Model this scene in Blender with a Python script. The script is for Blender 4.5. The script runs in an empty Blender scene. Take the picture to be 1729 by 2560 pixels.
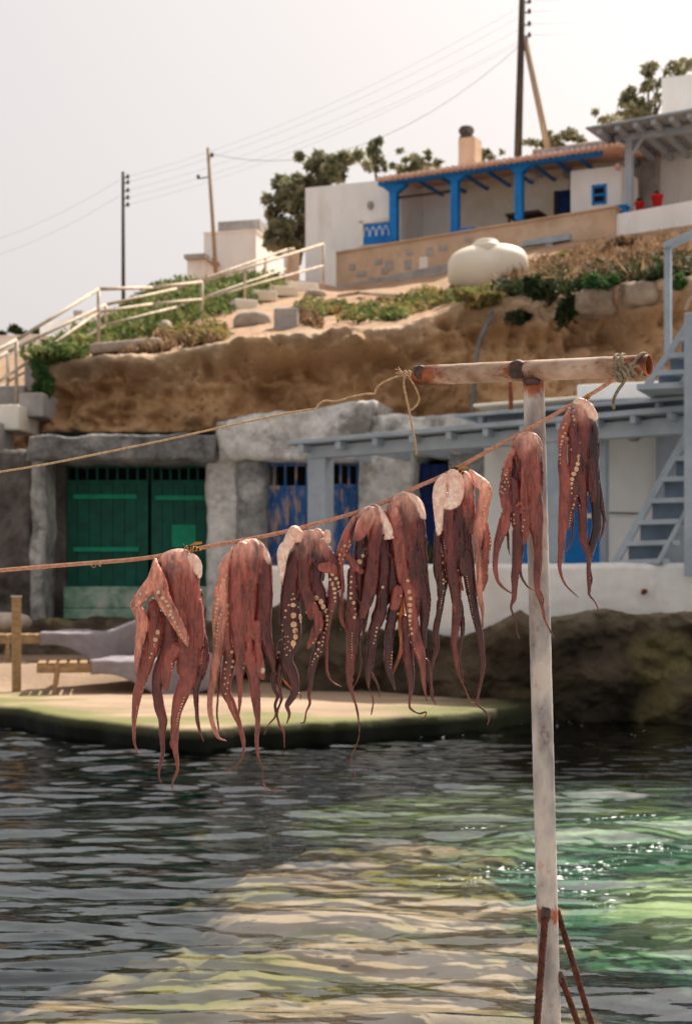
import bpy, math, random
import numpy as np
from mathutils import Vector, Matrix
random.seed(7)
RNG = np.random.default_rng(11)
scene = bpy.context.scene
C = scene.collection
R = math.radians

# ------------------------------------------------------------------ camera, sky, sun, exposure
F, CX, HY, CZ = 3555.0, 864.5, 1500.0, 1.30          # focal length and horizon in photograph pixels, eye height in metres
cam = bpy.data.cameras.new('camera'); camo = bpy.data.objects.new('camera', cam); C.objects.link(camo)
cam.sensor_fit = 'VERTICAL'; cam.sensor_height = 36.0; cam.sensor_width = 24.3; cam.lens = 50.0
cam.shift_y = 220.0 / 2560.0
cam.clip_start = 0.05; cam.clip_end = 2000
camo.location = (0, 0, CZ); camo.rotation_euler = (R(90), 0, 0)
cam.dof.use_dof = True; cam.dof.focus_distance = 3.43; cam.dof.aperture_fstop = 5.6; cam.dof.aperture_blades = 7
scene.camera = camo
SUN_EL, SUN_AZ = R(52), R(36)
world = bpy.data.worlds.new('World'); scene.world = world; world.use_nodes = True
wn = world.node_tree.nodes; wl = world.node_tree.links
sky = wn.new('ShaderNodeTexSky'); sky.sky_type = 'NISHITA'; sky.sun_disc = False
sky.sun_elevation = SUN_EL; sky.sun_rotation = SUN_AZ; sky.air_density = 1.0; sky.dust_density = 8.0; sky.ozone_density = 1.0
hs = wn.new('ShaderNodeHueSaturation'); hs.inputs['Saturation'].default_value = 0.48
wm = wn.new('ShaderNodeMix'); wm.data_type = 'RGBA'; wm.blend_type = 'MULTIPLY'; wm.inputs['Factor'].default_value = 1.0
wm.inputs[7].default_value = (1.0, 0.93, 0.89, 1)
bg = wn['Background']; bg.inputs['Strength'].default_value = 0.115
wl.new(sky.outputs[0], hs.inputs['Color']); wl.new(hs.outputs[0], wm.inputs[6])
hz_ = wn.new('ShaderNodeMix'); hz_.data_type = 'RGBA'; hz_.inputs['Factor'].default_value = 0.60      # milky summer haze, even over the whole dome
hz_.inputs[7].default_value = (4.95, 4.72, 4.56, 1)
wl.new(wm.outputs[2], hz_.inputs[6]); wl.new(hz_.outputs[2], bg.inputs['Color'])
sun = bpy.data.lights.new('sun', 'SUN'); suno = bpy.data.objects.new('sun', sun); C.objects.link(suno)
sun.energy = 4.6; sun.angle = R(0.6); sun.color = (1.0, 0.93, 0.82)
SV = Vector((math.sin(SUN_AZ) * math.cos(SUN_EL), math.cos(SUN_AZ) * math.cos(SUN_EL), math.sin(SUN_EL)))
suno.rotation_euler = SV.to_track_quat('Z', 'Y').to_euler(); suno.location = (8, 10, 30)
scene.view_settings.view_transform = 'Standard'; scene.view_settings.look = 'None'
scene.view_settings.gamma = 1.0; scene.view_settings.exposure = 0.58
scene.render.engine = 'CYCLES'
scene.cycles.max_bounces = 8; scene.cycles.transparent_max_bounces = 16
scene.cycles.sample_clamp_indirect = 6.0

# ------------------------------------------------------------------ helpers
def P(px, py, Y):
    return Vector(((px - CX) / F * Y, Y, CZ - (py - HY) / F * Y))
def at_z(px, py, z):
    Y = (CZ - z) * F / (py - HY); return P(px, py, Y)

def _hash(ix, iy, iz, seed):
    n = (ix * 374761393 + iy * 668265263 + iz * 2147483647 + seed * 1274126177) & 0xffffffff
    n = ((n ^ (n >> 13)) * 1274126177) & 0xffffffff
    n = (n ^ (n >> 16)) & 0xffffffff
    return n / 4294967295.0
def vnoise(x, y, z, seed=0):
    x = np.asarray(x, float); y = np.asarray(y, float) + 0 * x; z = np.asarray(z, float) + 0 * x
    xi, yi, zi = np.floor(x).astype(np.int64), np.floor(y).astype(np.int64), np.floor(z).astype(np.int64)
    fx, fy, fz = x - xi, y - yi, z - zi
    fx = fx * fx * (3 - 2 * fx); fy = fy * fy * (3 - 2 * fy); fz = fz * fz * (3 - 2 * fz)
    def h(a, b, c): return _hash(xi + a, yi + b, zi + c, seed)
    v00 = h(0, 0, 0) * (1 - fx) + h(1, 0, 0) * fx; v10 = h(0, 1, 0) * (1 - fx) + h(1, 1, 0) * fx
    v01 = h(0, 0, 1) * (1 - fx) + h(1, 0, 1) * fx; v11 = h(0, 1, 1) * (1 - fx) + h(1, 1, 1) * fx
    return (v00 * (1 - fy) + v10 * fy) * (1 - fz) + (v01 * (1 - fy) + v11 * fy) * fz
def fbm(x, y, z=0.0, oct=4, seed=0, gain=0.5):
    s, a, t = 0, 1.0, 0
    for o in range(oct):
        f = 2.03 ** o
        s = s + a * (vnoise(np.asarray(x) * f, np.asarray(y) * f, np.asarray(z) * f, seed + o) * 2 - 1); t += a; a *= gain
    return s / t

def lin(r, g, b):
    f = lambda c: (c / 255.0) ** 2.2
    return (f(r), f(g), f(b))

def mat(name, c1, c2=None, c3=None, scale=4.0, rough=0.85, bump=0.0, bscale=None, detail=6.0, dist=0.01, spec=0.3, metal=0.0, lo=0.35, hi=0.65, c3pos=(0.52, 0.66), c3scale=0.37,
        stretch=(1, 1, 1), coords='OBJ', sss=0.0):
    m = bpy.data.materials.new(name); m.use_nodes = True
    n, l = m.node_tree.nodes, m.node_tree.links
    p = n['Principled BSDF']; p.inputs['Roughness'].default_value = rough; p.inputs['Metallic'].default_value = metal
    p.inputs['Specular IOR Level'].default_value = spec
    geo = n.new('ShaderNodeNewGeometry'); mp = n.new('ShaderNodeMapping'); mp.inputs['Scale'].default_value = stretch
    l.new(geo.outputs['Position'], mp.inputs['Vector'])
    c2 = c2 or tuple(x * 0.8 for x in c1)
    nz = n.new('ShaderNodeTexNoise'); nz.inputs['Scale'].default_value = scale; nz.inputs['Detail'].default_value = detail; nz.inputs['Roughness'].default_value = 0.65
    l.new(mp.outputs[0], nz.inputs['Vector'])
    rp = n.new('ShaderNodeValToRGB'); rp.color_ramp.elements[0].position = lo; rp.color_ramp.elements[1].position = hi
    rp.color_ramp.elements[0].color = (*c2, 1); rp.color_ramp.elements[1].color = (*c1, 1)
    l.new(nz.outputs['Fac'], rp.inputs['Fac']); out = rp.outputs['Color']
    if c3:
        n3 = n.new('ShaderNodeTexNoise'); n3.inputs['Scale'].default_value = scale * c3scale; n3.inputs['Detail'].default_value = 8; n3.inputs['Roughness'].default_value = 0.7
        l.new(mp.outputs[0], n3.inputs['Vector'])
        r3 = n.new('ShaderNodeValToRGB'); r3.color_ramp.elements[0].position = c3pos[0]; r3.color_ramp.elements[1].position = c3pos[1]
        l.new(n3.outputs['Fac'], r3.inputs['Fac'])
        mx = n.new('ShaderNodeMix'); mx.data_type = 'RGBA'; l.new(r3.outputs['Color'], mx.inputs['Factor'])
        l.new(out, mx.inputs[6]); mx.inputs[7].default_value = (*c3, 1); out = mx.outputs[2]
    l.new(out, p.inputs['Base Color'])
    if bump:
        nb = n.new('ShaderNodeTexNoise'); nb.inputs['Scale'].default_value = bscale or scale * 4; nb.inputs['Detail'].default_value = 6
        l.new(mp.outputs[0], nb.inputs['Vector'])
        b = n.new('ShaderNodeBump'); b.inputs['Strength'].default_value = bump; b.inputs['Distance'].default_value = dist
        l.new(nb.outputs['Fac'], b.inputs['Height']); l.new(b.outputs['Normal'], p.inputs['Normal'])
    return m

class MB:
    def __init__(s): s.v = []; s.f = []
    def add(s, verts, faces):
        o = len(s.v); s.v += [tuple(v) for v in verts]; s.f += [tuple(i + o for i in f) for f in faces]; return s
    def hexa(s, a):   # eight corners: front bottom-left, bottom-right, top-right, top-left, then the same at the back
        return s.add(a, [(0, 1, 2, 3), (5, 4, 7, 6), (4, 0, 3, 7), (1, 5, 6, 2), (3, 2, 6, 7), (4, 5, 1, 0)])
    def box(s, c, size, rz=0.0, tilt=0.0):
        hx, hy, hz = [q / 2 for q in size]; m = Matrix.Rotation(rz, 3, 'Z') @ Matrix.Rotation(tilt, 3, 'X')
        k = [(-hx, -hy, -hz), (hx, -hy, -hz), (hx, -hy, hz), (-hx, -hy, hz), (-hx, hy, -hz), (hx, hy, -hz), (hx, hy, hz), (-hx, hy, hz)]
        return s.hexa([Vector(c) + m @ Vector(q) for q in k])
    def tube(s, pts, rad, seg=8, caps=True):
        pts = [Vector(p) for p in pts]; n = len(pts)
        rads = rad if isinstance(rad, (list, tuple)) else [rad] * n
        rings = []; up = None
        for i in range(n):
            t = (pts[min(i + 1, n - 1)] - pts[max(i - 1, 0)]).normalized()
            if up is None:
                up = Vector((0, 0, 1)) if abs(t.z) < 0.9 else Vector((0, -1, 0))
            a = up.cross(t)
            if a.length < 1e-5: a = t.orthogonal()
            a.normalize(); b = t.cross(a).normalized(); up = b
            rings.append([pts[i] + rads[i] * (math.cos(2 * math.pi * k / seg) * a + math.sin(2 * math.pi * k / seg) * b) for k in range(seg)])
        v = [p for r in rings for p in r]; f = []
        for i in range(n - 1):
            for k in range(seg):
                k2 = (k + 1) % seg; f.append((i * seg + k, i * seg + k2, (i + 1) * seg + k2, (i + 1) * seg + k))
        if caps: f.append(tuple(reversed(range(seg)))); f.append(tuple((n - 1) * seg + k for k in range(seg)))
        return s.add(v, f)
    def lathe(s, prof, seg=16, origin=(0, 0, 0), M=None):
        o = Vector(origin); v = []; f = []
        for (r, z) in prof:
            for k in range(seg):
                q = Vector((r * math.cos(2 * math.pi * k / seg), r * math.sin(2 * math.pi * k / seg), z))
                v.append(o + (M @ q if M else q))
        for i in range(len(prof) - 1):
            for k in range(seg):
                k2 = (k + 1) % seg; f.append((i * seg + k, i * seg + k2, (i + 1) * seg + k2, (i + 1) * seg + k))
        f.append(tuple(reversed(range(seg)))); f.append(tuple((len(prof) - 1) * seg + k for k in range(seg)))
        return s.add(v, f)
    def ball(s, c, r, seg=12, rings=8, M=None):
        r = (r, r, r) if not isinstance(r, (tuple, list)) else r; c = Vector(c); v = []; f = []
        for i in range(1, rings):
            th = math.pi * i / rings
            for k in range(seg):
                ph = 2 * math.pi * k / seg
                q = Vector((r[0] * math.sin(th) * math.cos(ph), r[1] * math.sin(th) * math.sin(ph), r[2] * math.cos(th)))
                v.append(c + (M @ q if M else q))
        a = len(v); q = Vector((0, 0, r[2])); v.append(c + (M @ q if M else q)); v.append(c - (M @ q if M else q))
        for i in range(rings - 2):
            for k in range(seg):
                k2 = (k + 1) % seg; f.append((i * seg + k, (i + 1) * seg + k, (i + 1) * seg + k2, i * seg + k2))
        for k in range(seg):
            k2 = (k + 1) % seg; f.append((a, k, k2)); f.append((a + 1, (rings - 2) * seg + k2, (rings - 2) * seg + k))
        return s.add(v, f)
    def build(s, name, m, parent=None, smooth=False, bevel=0.0):
        me = bpy.data.meshes.new(name); me.from_pydata(s.v, [], s.f); me.validate(); me.update()
        return link(name, me, m, parent, smooth, bevel)

def link(name, me, m, parent=None, smooth=False, bevel=0.0):
    o = bpy.data.objects.new(name, me); C.objects.link(o)
    if m is not None and not me.materials: me.materials.append(m)
    if parent is not None:
        o.parent = parent; o.matrix_parent_inverse = Matrix.Translation(-parent.location)
    if smooth:
        me.polygons.foreach_set('use_smooth', [True] * len(me.polygons))
    if bevel:
        b = o.modifiers.new('bevel', 'BEVEL'); b.width = bevel; b.segments = 2; b.limit_method = 'ANGLE'
    return o
def tag(o, label=None, cat=None, group=None, kind=None):
    if label: o['label'] = label
    if cat: o['category'] = cat
    if group: o['group'] = group
    if kind: o['kind'] = kind
    return o
def thing(name, loc, label, cat, group=None):
    o = bpy.data.objects.new(name, None); o.empty_display_size = 0.1; o.location = loc; C.objects.link(o)
    return tag(o, label, cat, group)
def mesh_np(name, V, Fq, m, parent=None, smooth=True, col=None):
    me = bpy.data.meshes.new(name)
    V = np.asarray(V, np.float32); Fq = np.asarray(Fq, np.int32)
    k = Fq.shape[1]
    me.vertices.add(len(V)); me.vertices.foreach_set('co', V.ravel())
    me.loops.add(Fq.size); me.loops.foreach_set('vertex_index', Fq.ravel())
    me.polygons.add(len(Fq)); me.polygons.foreach_set('loop_start', np.arange(0, Fq.size, k, dtype=np.int32))
    me.update(calc_edges=True); me.validate()
    if col is not None:
        a = me.color_attributes.new('Col', 'FLOAT_COLOR', 'POINT')
        cc = np.ones((len(V), 4), np.float32); cc[:, :3] = col; a.data.foreach_set('color', cc.ravel())
    if smooth: me.polygons.foreach_set('use_smooth', [True] * len(me.polygons))
    return link(name, me, m, parent)
def gridfaces(nr, nc):
    i = np.arange(nr - 1)[:, None] * nc + np.arange(nc - 1)[None, :]
    i = i.ravel(); return np.stack([i, i + 1, i + nc + 1, i + nc], 1)

class PL:
    """a vertical facade: passes pixel column px at distance Y, comes nearer by k metres per metre to the right"""
    def __init__(s, px, Y, k):
        u = (px - CX) / F; s.k = k; s.c = Y + k * u * Y; s.L = math.sqrt(1 + k * k)
        s.d = Vector((1, -k, 0)) / s.L; s.n = Vector((-k, -1, 0)) / s.L
    def Y(s, px, off=0.0): return (s.c - off * s.L) / (1 + s.k * (px - CX) / F)
    def pt(s, px, py, off=0.0): return P(px, py, s.Y(px, off))
    def box(s, mb, px0, px1, top, bot, off1, off0):
        """front face at off1 (towards camera), back at off0; top / bot pixel rows as (at px0, at px1)"""
        t = top if isinstance(top, (tuple, list)) else (top, top); b = bot if isinstance(bot, (tuple, list)) else (bot, bot)
        q = [s.pt(px0, b[0], off1), s.pt(px1, b[1], off1), s.pt(px1, t[1], off1), s.pt(px0, t[0], off1)]
        sh = -s.n * (off1 - off0)
        return mb.hexa(q + [x + sh for x in q])
def pbox(pl, name, m, parent, px0, px1, top, bot, off1, off0, bevel=0.0):
    mb = MB(); pl.box(mb, px0, px1, top, bot, off1, off0); return mb.build(name, m, parent, False, bevel)

# ------------------------------------------------------------------ materials
M = {}
M['cliff'] = mat('cliff_earth', lin(196, 150, 105), lin(138, 95, 60), lin(170, 128, 95), scale=1.6, rough=0.95, bump=0.9, bscale=9, dist=0.06)
M['lip'] = mat('lip_rock', lin(176, 156, 136), lin(118, 100, 84), lin(150, 120, 96), scale=2.2, rough=0.95, bump=0.8, bscale=10, dist=0.04)
M['soil'] = mat('hill_soil', lin(182, 148, 120), lin(146, 114, 88), lin(160, 136, 110), scale=1.3, rough=0.95, bump=0.6, bscale=9, dist=0.04)
M['white'] = mat('whitewash', lin(248, 245, 242), lin(236, 231, 226), lin(218, 210, 200), scale=2.2, stretch=(1, 1, 0.35), c3pos=(0.56, 0.74), rough=0.8, bump=0.25, bscale=10, dist=0.02)
M['white_dirty'] = mat('stained_whitewash', lin(242, 236, 226), lin(222, 208, 186), lin(228, 212, 180), scale=1.2, rough=0.85, bump=0.3, bscale=8, dist=0.02)
M['wall_low'] = mat('quay_wall_white', lin(236, 232, 228), lin(218, 212, 206), lin(196, 188, 176), scale=2.0, stretch=(1, 1, 0.4), c3pos=(0.55, 0.72), rough=0.8, bump=0.25, bscale=9, dist=0.015)
M['tan'] = mat('tan_render', lin(210, 178, 150), lin(190, 160, 134), lin(216, 188, 162), scale=2.2, rough=0.95, bump=0.5, bscale=12, dist=0.02)
M['cement'] = mat('grey_cement', lin(176, 170, 164), lin(146, 140, 136), scale=2.5, rough=0.95, bump=0.5, bscale=14, dist=0.02)
M['grey_plaster'] = mat('grey_rough_plaster', lin(170, 168, 164), lin(104, 102, 100), lin(200, 196, 190), scale=4.0, rough=0.95, bump=0.9, bscale=9, dist=0.05)
M['pale_plaster'] = mat('pale_flaking_plaster', lin(230, 226, 220), lin(178, 172, 166), lin(128, 122, 116), scale=3.4, rough=0.95, bump=0.8, bscale=9, dist=0.04)
M['lintel'] = mat('grey_lintel', lin(138, 136, 134), lin(82, 80, 78), lin(160, 156, 150), scale=4.5, rough=0.95, bump=0.9, bscale=12, dist=0.04)
M['dark_plaster'] = mat('dark_grey_plaster', lin(110, 104, 100), lin(66, 60, 58), scale=2.4, rough=0.95, bump=0.8, bscale=8, dist=0.05)  # plain dark grey tone for the left pillar, recess side and chimney pot
M['green'] = mat('green_door_paint', lin(12, 92, 76), lin(8, 70, 58), scale=5, rough=0.6, bump=0.2, bscale=20, dist=0.004)
M['green_light'] = mat('light_green_paint', lin(22, 150, 112), lin(16, 128, 94), scale=6, rough=0.6)
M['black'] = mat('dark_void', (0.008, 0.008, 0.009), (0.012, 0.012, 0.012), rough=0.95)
M['sill'] = mat('flaking_green_sill', lin(150, 172, 156), lin(88, 128, 106), lin(190, 190, 180), scale=3.5, rough=0.9, bump=0.5, dist=0.02)
M['red'] = mat('red_brick_paint', lin(150, 82, 74), lin(112, 60, 54), scale=5, rough=0.9)
M['blue_worn'] = mat('worn_blue_paint', lin(60, 104, 156), lin(38, 76, 124), lin(164, 138, 126), scale=7.0, rough=0.8, bump=0.3, bscale=20, dist=0.006, stretch=(1.6, 1.6, 0.45), c3pos=(0.50, 0.60), c3scale=0.9)
M['blue'] = mat('blue_paint', lin(20, 128, 206), lin(14, 108, 184), scale=4, rough=0.55)
M['navy'] = mat('navy_paint', lin(22, 52, 110), lin(14, 36, 84), scale=4, rough=0.6)
M['bluegrey'] = mat('blue_grey_paint', lin(172, 180, 188), lin(150, 160, 170), scale=3, rough=0.6, bump=0.12, bscale=30, dist=0.003)
M['bluegrey_dark'] = mat('blue_grey_riser', lin(124, 138, 154), lin(104, 118, 134), scale=3, rough=0.7)
M['rail'] = mat('weathered_rail_paint', lin(206, 192, 172), lin(160, 138, 112), scale=6, rough=0.6)
M['tile'] = mat('terracotta', lin(244, 208, 188), lin(226, 174, 150), scale=6, rough=0.85)
M['wood'] = mat('bed_wood', lin(176, 144, 106), lin(138, 108, 78), scale=5, rough=0.7, stretch=(1, 6, 6))
M['polewood'] = mat('dark_pole_wood', lin(88, 76, 66), lin(60, 50, 44), scale=4, rough=0.9, stretch=(4, 4, 0.6))
M['polepale'] = mat('pale_pole_wood', lin(180, 156, 130), lin(150, 126, 104), scale=4, rough=0.9, stretch=(4, 4, 0.6))
M['towel'] = mat('grey_towel', lin(150, 142, 146), lin(132, 124, 128), scale=8, rough=0.98, bump=0.4, bscale=60, dist=0.004)
M['tank'] = mat('cream_plastic', lin(240, 228, 208), lin(226, 212, 190), scale=1.5, rough=0.55)
M['redpot'] = mat('red_pot', lin(206, 44, 40), lin(176, 32, 30), rough=0.5)
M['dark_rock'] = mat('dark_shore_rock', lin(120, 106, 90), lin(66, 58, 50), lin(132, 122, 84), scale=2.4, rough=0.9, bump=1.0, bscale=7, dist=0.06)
M['trunk'] = mat('bark', lin(96, 80, 64), lin(66, 54, 44), scale=6, rough=0.95)
M['stone'] = mat('grey_stone', lin(186, 172, 156), lin(148, 134, 120), scale=4, rough=0.95, bump=0.6, dist=0.03)
M['hose'] = mat('grey_hose', lin(120, 118, 116), lin(96, 94, 92), rough=0.7)
M['wire'] = mat('wire_metal', lin(140, 138, 140), rough=0.5)
M['rust'] = mat('rust', lin(140, 78, 44), lin(70, 38, 28), scale=40, rough=0.9, bump=0.6, bscale=150, dist=0.002)

def leafmat(name, a, b, c=None):
    m = bpy.data.materials.new(name); m.use_nodes = True; n, l = m.node_tree.nodes, m.node_tree.links
    p = n['Principled BSDF']; p.inputs['Roughness'].default_value = 0.7; p.inputs['Specular IOR Level'].default_value = 0.25
    g = n.new('ShaderNodeNewGeometry'); nz = n.new('ShaderNodeTexNoise'); nz.inputs['Scale'].default_value = 3.5; nz.inputs['Detail'].default_value = 4
    l.new(g.outputs['Position'], nz.inputs['Vector']); r = n.new('ShaderNodeValToRGB')
    r.color_ramp.elements[0].position = 0.36; r.color_ramp.elements[0].color = (*a, 1); r.color_ramp.elements[1].position = 0.64; r.color_ramp.elements[1].color = (*(c or b), 1)
    if c:
        e = r.color_ramp.elements.new(0.5); e.color = (*b, 1)
    l.new(nz.outputs['Fac'], r.inputs['Fac']); l.new(r.outputs[0], p.inputs['Base Color'])
    t = n.new('ShaderNodeBsdfTranslucent'); l.new(r.outputs[0], t.inputs['Color']); mx = n.new('ShaderNodeMixShader'); mx.inputs[0].default_value = 0.4
    l.new(p.outputs[0], mx.inputs[1]); l.new(t.outputs[0], mx.inputs[2]); l.new(mx.outputs[0], n['Material Output'].inputs['Surface'])
    return m
M['leaf_green'] = leafmat('ground_cover_leaf', lin(66, 84, 44), lin(102, 114, 66), lin(142, 142, 88))
M['leaf_bright'] = leafmat('bush_leaf', lin(58, 90, 52), lin(84, 116, 66))
M['leaf_dark'] = leafmat('dark_leaf', lin(44, 56, 34), lin(70, 78, 48))
M['leaf_tree'] = leafmat('tree_leaf', lin(104, 108, 80), lin(138, 136, 106), lin(170, 164, 136))
M['leaf_dry'] = leafmat('dry_grass', lin(84, 68, 52), lin(130, 104, 80), lin(162, 136, 104))
M['leaf_olive'] = leafmat('olive_leaf', lin(92, 94, 56), lin(132, 122, 76), lin(160, 136, 88))

# ------------------------------------------------------------------ water and sea bed
def bed_pos(px, py, z): return at_z(px, py, z)
def in_poly(x, y, poly):
    inside = np.zeros(x.shape, bool); n = len(poly); j = n - 1
    for i in range(n):
        xi, yi = poly[i]; xj, yj = poly[j]
        c = ((yi > y) != (yj > y)) & (x < (xj - xi) * (y - yi) / (yj - yi + 1e-12) + xi); inside ^= c; j = i
    return inside
def soft_poly(px, py, poly, soft, seed, amp):
    w = 0
    for dx, dy in ((0, 0), (soft, 0), (-soft, 0), (0, soft * .5), (0, -soft * .5), (soft * .6, soft * .3), (-soft * .6, -soft * .3)):
        rip = 70 * fbm(px / 240, py / 11, 0, 3, seed + 4) + 30 * fbm(px / 60, py / 6, 2, 2, seed + 5)
        a = px + dx + rip + 2.2 * amp * fbm(px / 130, py / 45, 0, 5, seed, 0.6); b = py + dy + 0.9 * amp * fbm(px / 130, py / 45, 5, 5, seed + 9, 0.6)
        w = w + in_poly(a, b, poly)
    return w / 7.0
nx, ny = 420, 300
bx = np.linspace(-9, 9, nx); by = 3.6 + 15.5 * np.linspace(0, 1, ny) ** 1.5
BX, BY = np.meshgrid(bx, by)
BZ0 = -0.42
ppx = BX / BY * F + CX; ppy = HY + (CZ - BZ0) * F / BY      # where the flat bed would show
def blobmask(px, py, ells, seed, amp, sharp):
    rx = px + 80 * fbm(px / 240, py / 12, 0, 3, seed + 4) + 30 * fbm(px / 70, py / 6, 2, 2, seed + 5)
    e = -9.0
    for cx_, cy_, ax, ay in ells: e = np.maximum(e, 1 - np.sqrt(((rx - cx_) / ax) ** 2 + ((py - cy_) / ay) ** 2))
    e = e + amp * fbm(px / 230, py / 62, 0, 5, seed, 0.6)
    t = np.clip(e * sharp + 0.5, 0, 1); return t * t * (3 - 2 * t)
pale = blobmask(ppx, ppy, [(930, 2290, 340, 190), (820, 2470, 520, 130), (1060, 2400, 340, 120), (480, 2500, 420, 70)], 3, 0.95, 1.9)
green = soft_poly(ppx, ppy, [(960, 2170), (1150, 2080), (1400, 2040), (1800, 2000), (2400, 2000), (2400, 2420), (1500, 2400), (1240, 2350), (1160, 2240)], 40, 8, 50)
bright = soft_poly(ppx, ppy, [(1480, 2240), (1600, 2180), (1900, 2150), (1900, 2370), (1620, 2360)], 80, 21, 50)
bright = np.maximum(bright, 0.7 * soft_poly(ppx, ppy, [(1150, 2085), (1400, 2050), (1800, 2010), (1800, 2050), (1400, 2090), (1250, 2130)], 50, 25, 30))
olive = soft_poly(ppx, ppy, [(720, 1900), (1100, 1880), (1700, 1900), (1700, 2030), (1150, 2070), (900, 2080), (700, 2040)], 60, 31, 70)
BZ = BZ0 - 0.10 + 0.06 * pale + 0.05 * bright + 0.03 * green + 0.05 * fbm(BX * 1.5, BY * 1.5, 0, 4, 2)
seamoss = np.clip((fbm(BX * 1.3 + 7 + 0.25 * fbm(BX * 1.2, BY * 7, 0, 3, 45), BY * 2.0, 0, 5, 44, 0.6) + 0.06) * 4.0, 0, 1) * 0.92
c_deep = np.array(lin(14, 26, 24)); c_pale = np.array(lin(184, 152, 128)); c_moss = np.array(lin(136, 126, 60))
c_green = np.array(lin(70, 126, 88)); c_br = np.array(lin(190, 202, 150)); c_ol = np.array(lin(92, 106, 50))
col = np.ones(BX.shape + (3,)) * c_deep
def mixc(col, w, c): return col * (1 - w[..., None]) + c * w[..., None]
mott = np.clip(0.5 + 1.2 * fbm(BX * 1.3, BY * 1.3, 3, 5, 66), 0, 1)
col = mixc(col, 0.5 * mott, np.array(lin(40, 46, 32)))
col = mixc(col, olive * (0.4 + 0.6 * mott), c_ol); col = mixc(col, green * (0.55 + 0.45 * mott), c_green); col = mixc(col, bright, c_br)
col = mixc(col, pale, c_pale); col = mixc(col, pale * seamoss, c_moss)
def vcol_mat(name, rough=0.9, bump=0.4, bscale=20, dist=0.02, refraction_flecks=False):
    m = bpy.data.materials.new(name); m.use_nodes = True; n, l = m.node_tree.nodes, m.node_tree.links
    p = n['Principled BSDF']; p.inputs['Roughness'].default_value = rough; p.inputs['Specular IOR Level'].default_value = 0.2
    a = n.new('ShaderNodeVertexColor'); a.layer_name = 'Col'; out = a.outputs[0]
    g = n.new('ShaderNodeNewGeometry'); nz = n.new('ShaderNodeTexNoise'); nz.inputs['Scale'].default_value = bscale; nz.inputs['Detail'].default_value = 6
    l.new(g.outputs['Position'], nz.inputs['Vector'])
    if refraction_flecks:
        v = n.new('ShaderNodeTexVoronoi'); v.inputs['Scale'].default_value = 5.5; l.new(g.outputs['Position'], v.inputs['Vector'])  # wave-refraction flecks painted as dark spots into the bed colour
        r = n.new('ShaderNodeValToRGB'); r.color_ramp.elements[0].position = 0.10; r.color_ramp.elements[0].color = (0.05, 0.05, 0.045, 1); r.color_ramp.elements[1].position = 0.17; r.color_ramp.elements[1].color = (1, 1, 1, 1)
        l.new(v.outputs['Distance'], r.inputs['Fac'])
        mx = n.new('ShaderNodeMix'); mx.data_type = 'RGBA'; mx.blend_type = 'MULTIPLY'; mx.inputs['Factor'].default_value = 0.75
        l.new(out, mx.inputs[6]); l.new(r.outputs[0], mx.inputs[7]); out = mx.outputs[2]
    l.new(out, p.inputs['Base Color'])
    b = n.new('ShaderNodeBump'); b.inputs['Strength'].default_value = bump; b.inputs['Distance'].default_value = dist
    l.new(nz.outputs['Fac'], b.inputs['Height']); l.new(b.outputs['Normal'], p.inputs['Normal'])
    return m
bedm = vcol_mat('sea_bed_rock', refraction_flecks=True)
bed = mesh_np('sea_bed', np.stack([BX, BY, BZ], -1).reshape(-1, 3), gridfaces(ny, nx), bedm, col=col.reshape(-1, 3))
tag(bed, 'rocky sea bed of pale and green weedy stone under the water', 'sea bed', kind='structure')

def water_height(X, Y):
    wx = X + 0.10 * fbm(X * 0.9, Y * 0.9, 1, 3, 5); wy = Y + 0.16 * fbm(X * 0.8, Y * 0.8, 7, 3, 6)
    rs = np.random.default_rng(5); h = 0 * X
    for i in range(40):
        lam = 0.15 * (1.0 / 0.15) ** rs.random(); th = rs.normal(0.08, 0.30)
        k = 2 * math.pi / lam; a = 0.0037 * lam ** 0.95
        ph = rs.random() * 6.28; s = np.sin(k * (wx * math.sin(th) + wy * math.cos(th)) + ph)
        h = h + a * (s + 0.45 * (1 - np.abs(s)) * 2 - 0.35)
    patch = 0.55 + 0.9 * vnoise(X * 0.55, Y * 0.55, 0, 77)
    h = h * patch
    # the green swell that runs in at the right, and the backwash against the rocks
    c = at_z(1500, 2085, 0.0); dx, dy = X - c.x, Y - c.y
    h = h + 0.075 * np.exp(-((dy - 0.25 * dx) / 0.30) ** 2) * (1 / (1 + np.exp(-(dx + 0.55) * 5)))
    h = h + 0.02 * fbm(X * 5, Y * 5, 0, 3, 12) * np.exp(-((X - c.x + 0.1) / 0.9) ** 2 - ((Y - c.y + 0.6) / 0.7) ** 2)
    return h
wt_ = np.linspace(-1, 1, 800); wxs = 9 * np.sign(wt_) * np.abs(wt_) ** 1.35; wys = 3.55 + 14.5 * np.linspace(0, 1, 680) ** 1.8
WX, WY = np.meshgrid(wxs, wys); WZ = water_height(WX, WY)
wm_ = bpy.data.materials.new('sea_water'); wm_.use_nodes = True; n, l = wm_.node_tree.nodes, wm_.node_tree.links
n.remove(n['Principled BSDF'])
gl = n.new('ShaderNodeBsdfGlossy'); gl.inputs['Roughness'].default_value = 0.03; gl.inputs['Color'].default_value = (0.88, 0.95, 1, 1)
tr = n.new('ShaderNodeBsdfTransparent'); tr.inputs['Color'].default_value = (0.86, 0.93, 0.89, 1)
fr = n.new('ShaderNodeFresnel'); fr.inputs['IOR'].default_value = 1.66
mx = n.new('ShaderNodeMixShader'); g = n.new('ShaderNodeNewGeometry')
mp = n.new('ShaderNodeMapping'); mp.inputs['Scale'].default_value = (0.7, 1.2, 1)
nz = n.new('ShaderNodeTexNoise'); nz.inputs['Scale'].default_value = 15; nz.inputs['Detail'].default_value = 3
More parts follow.
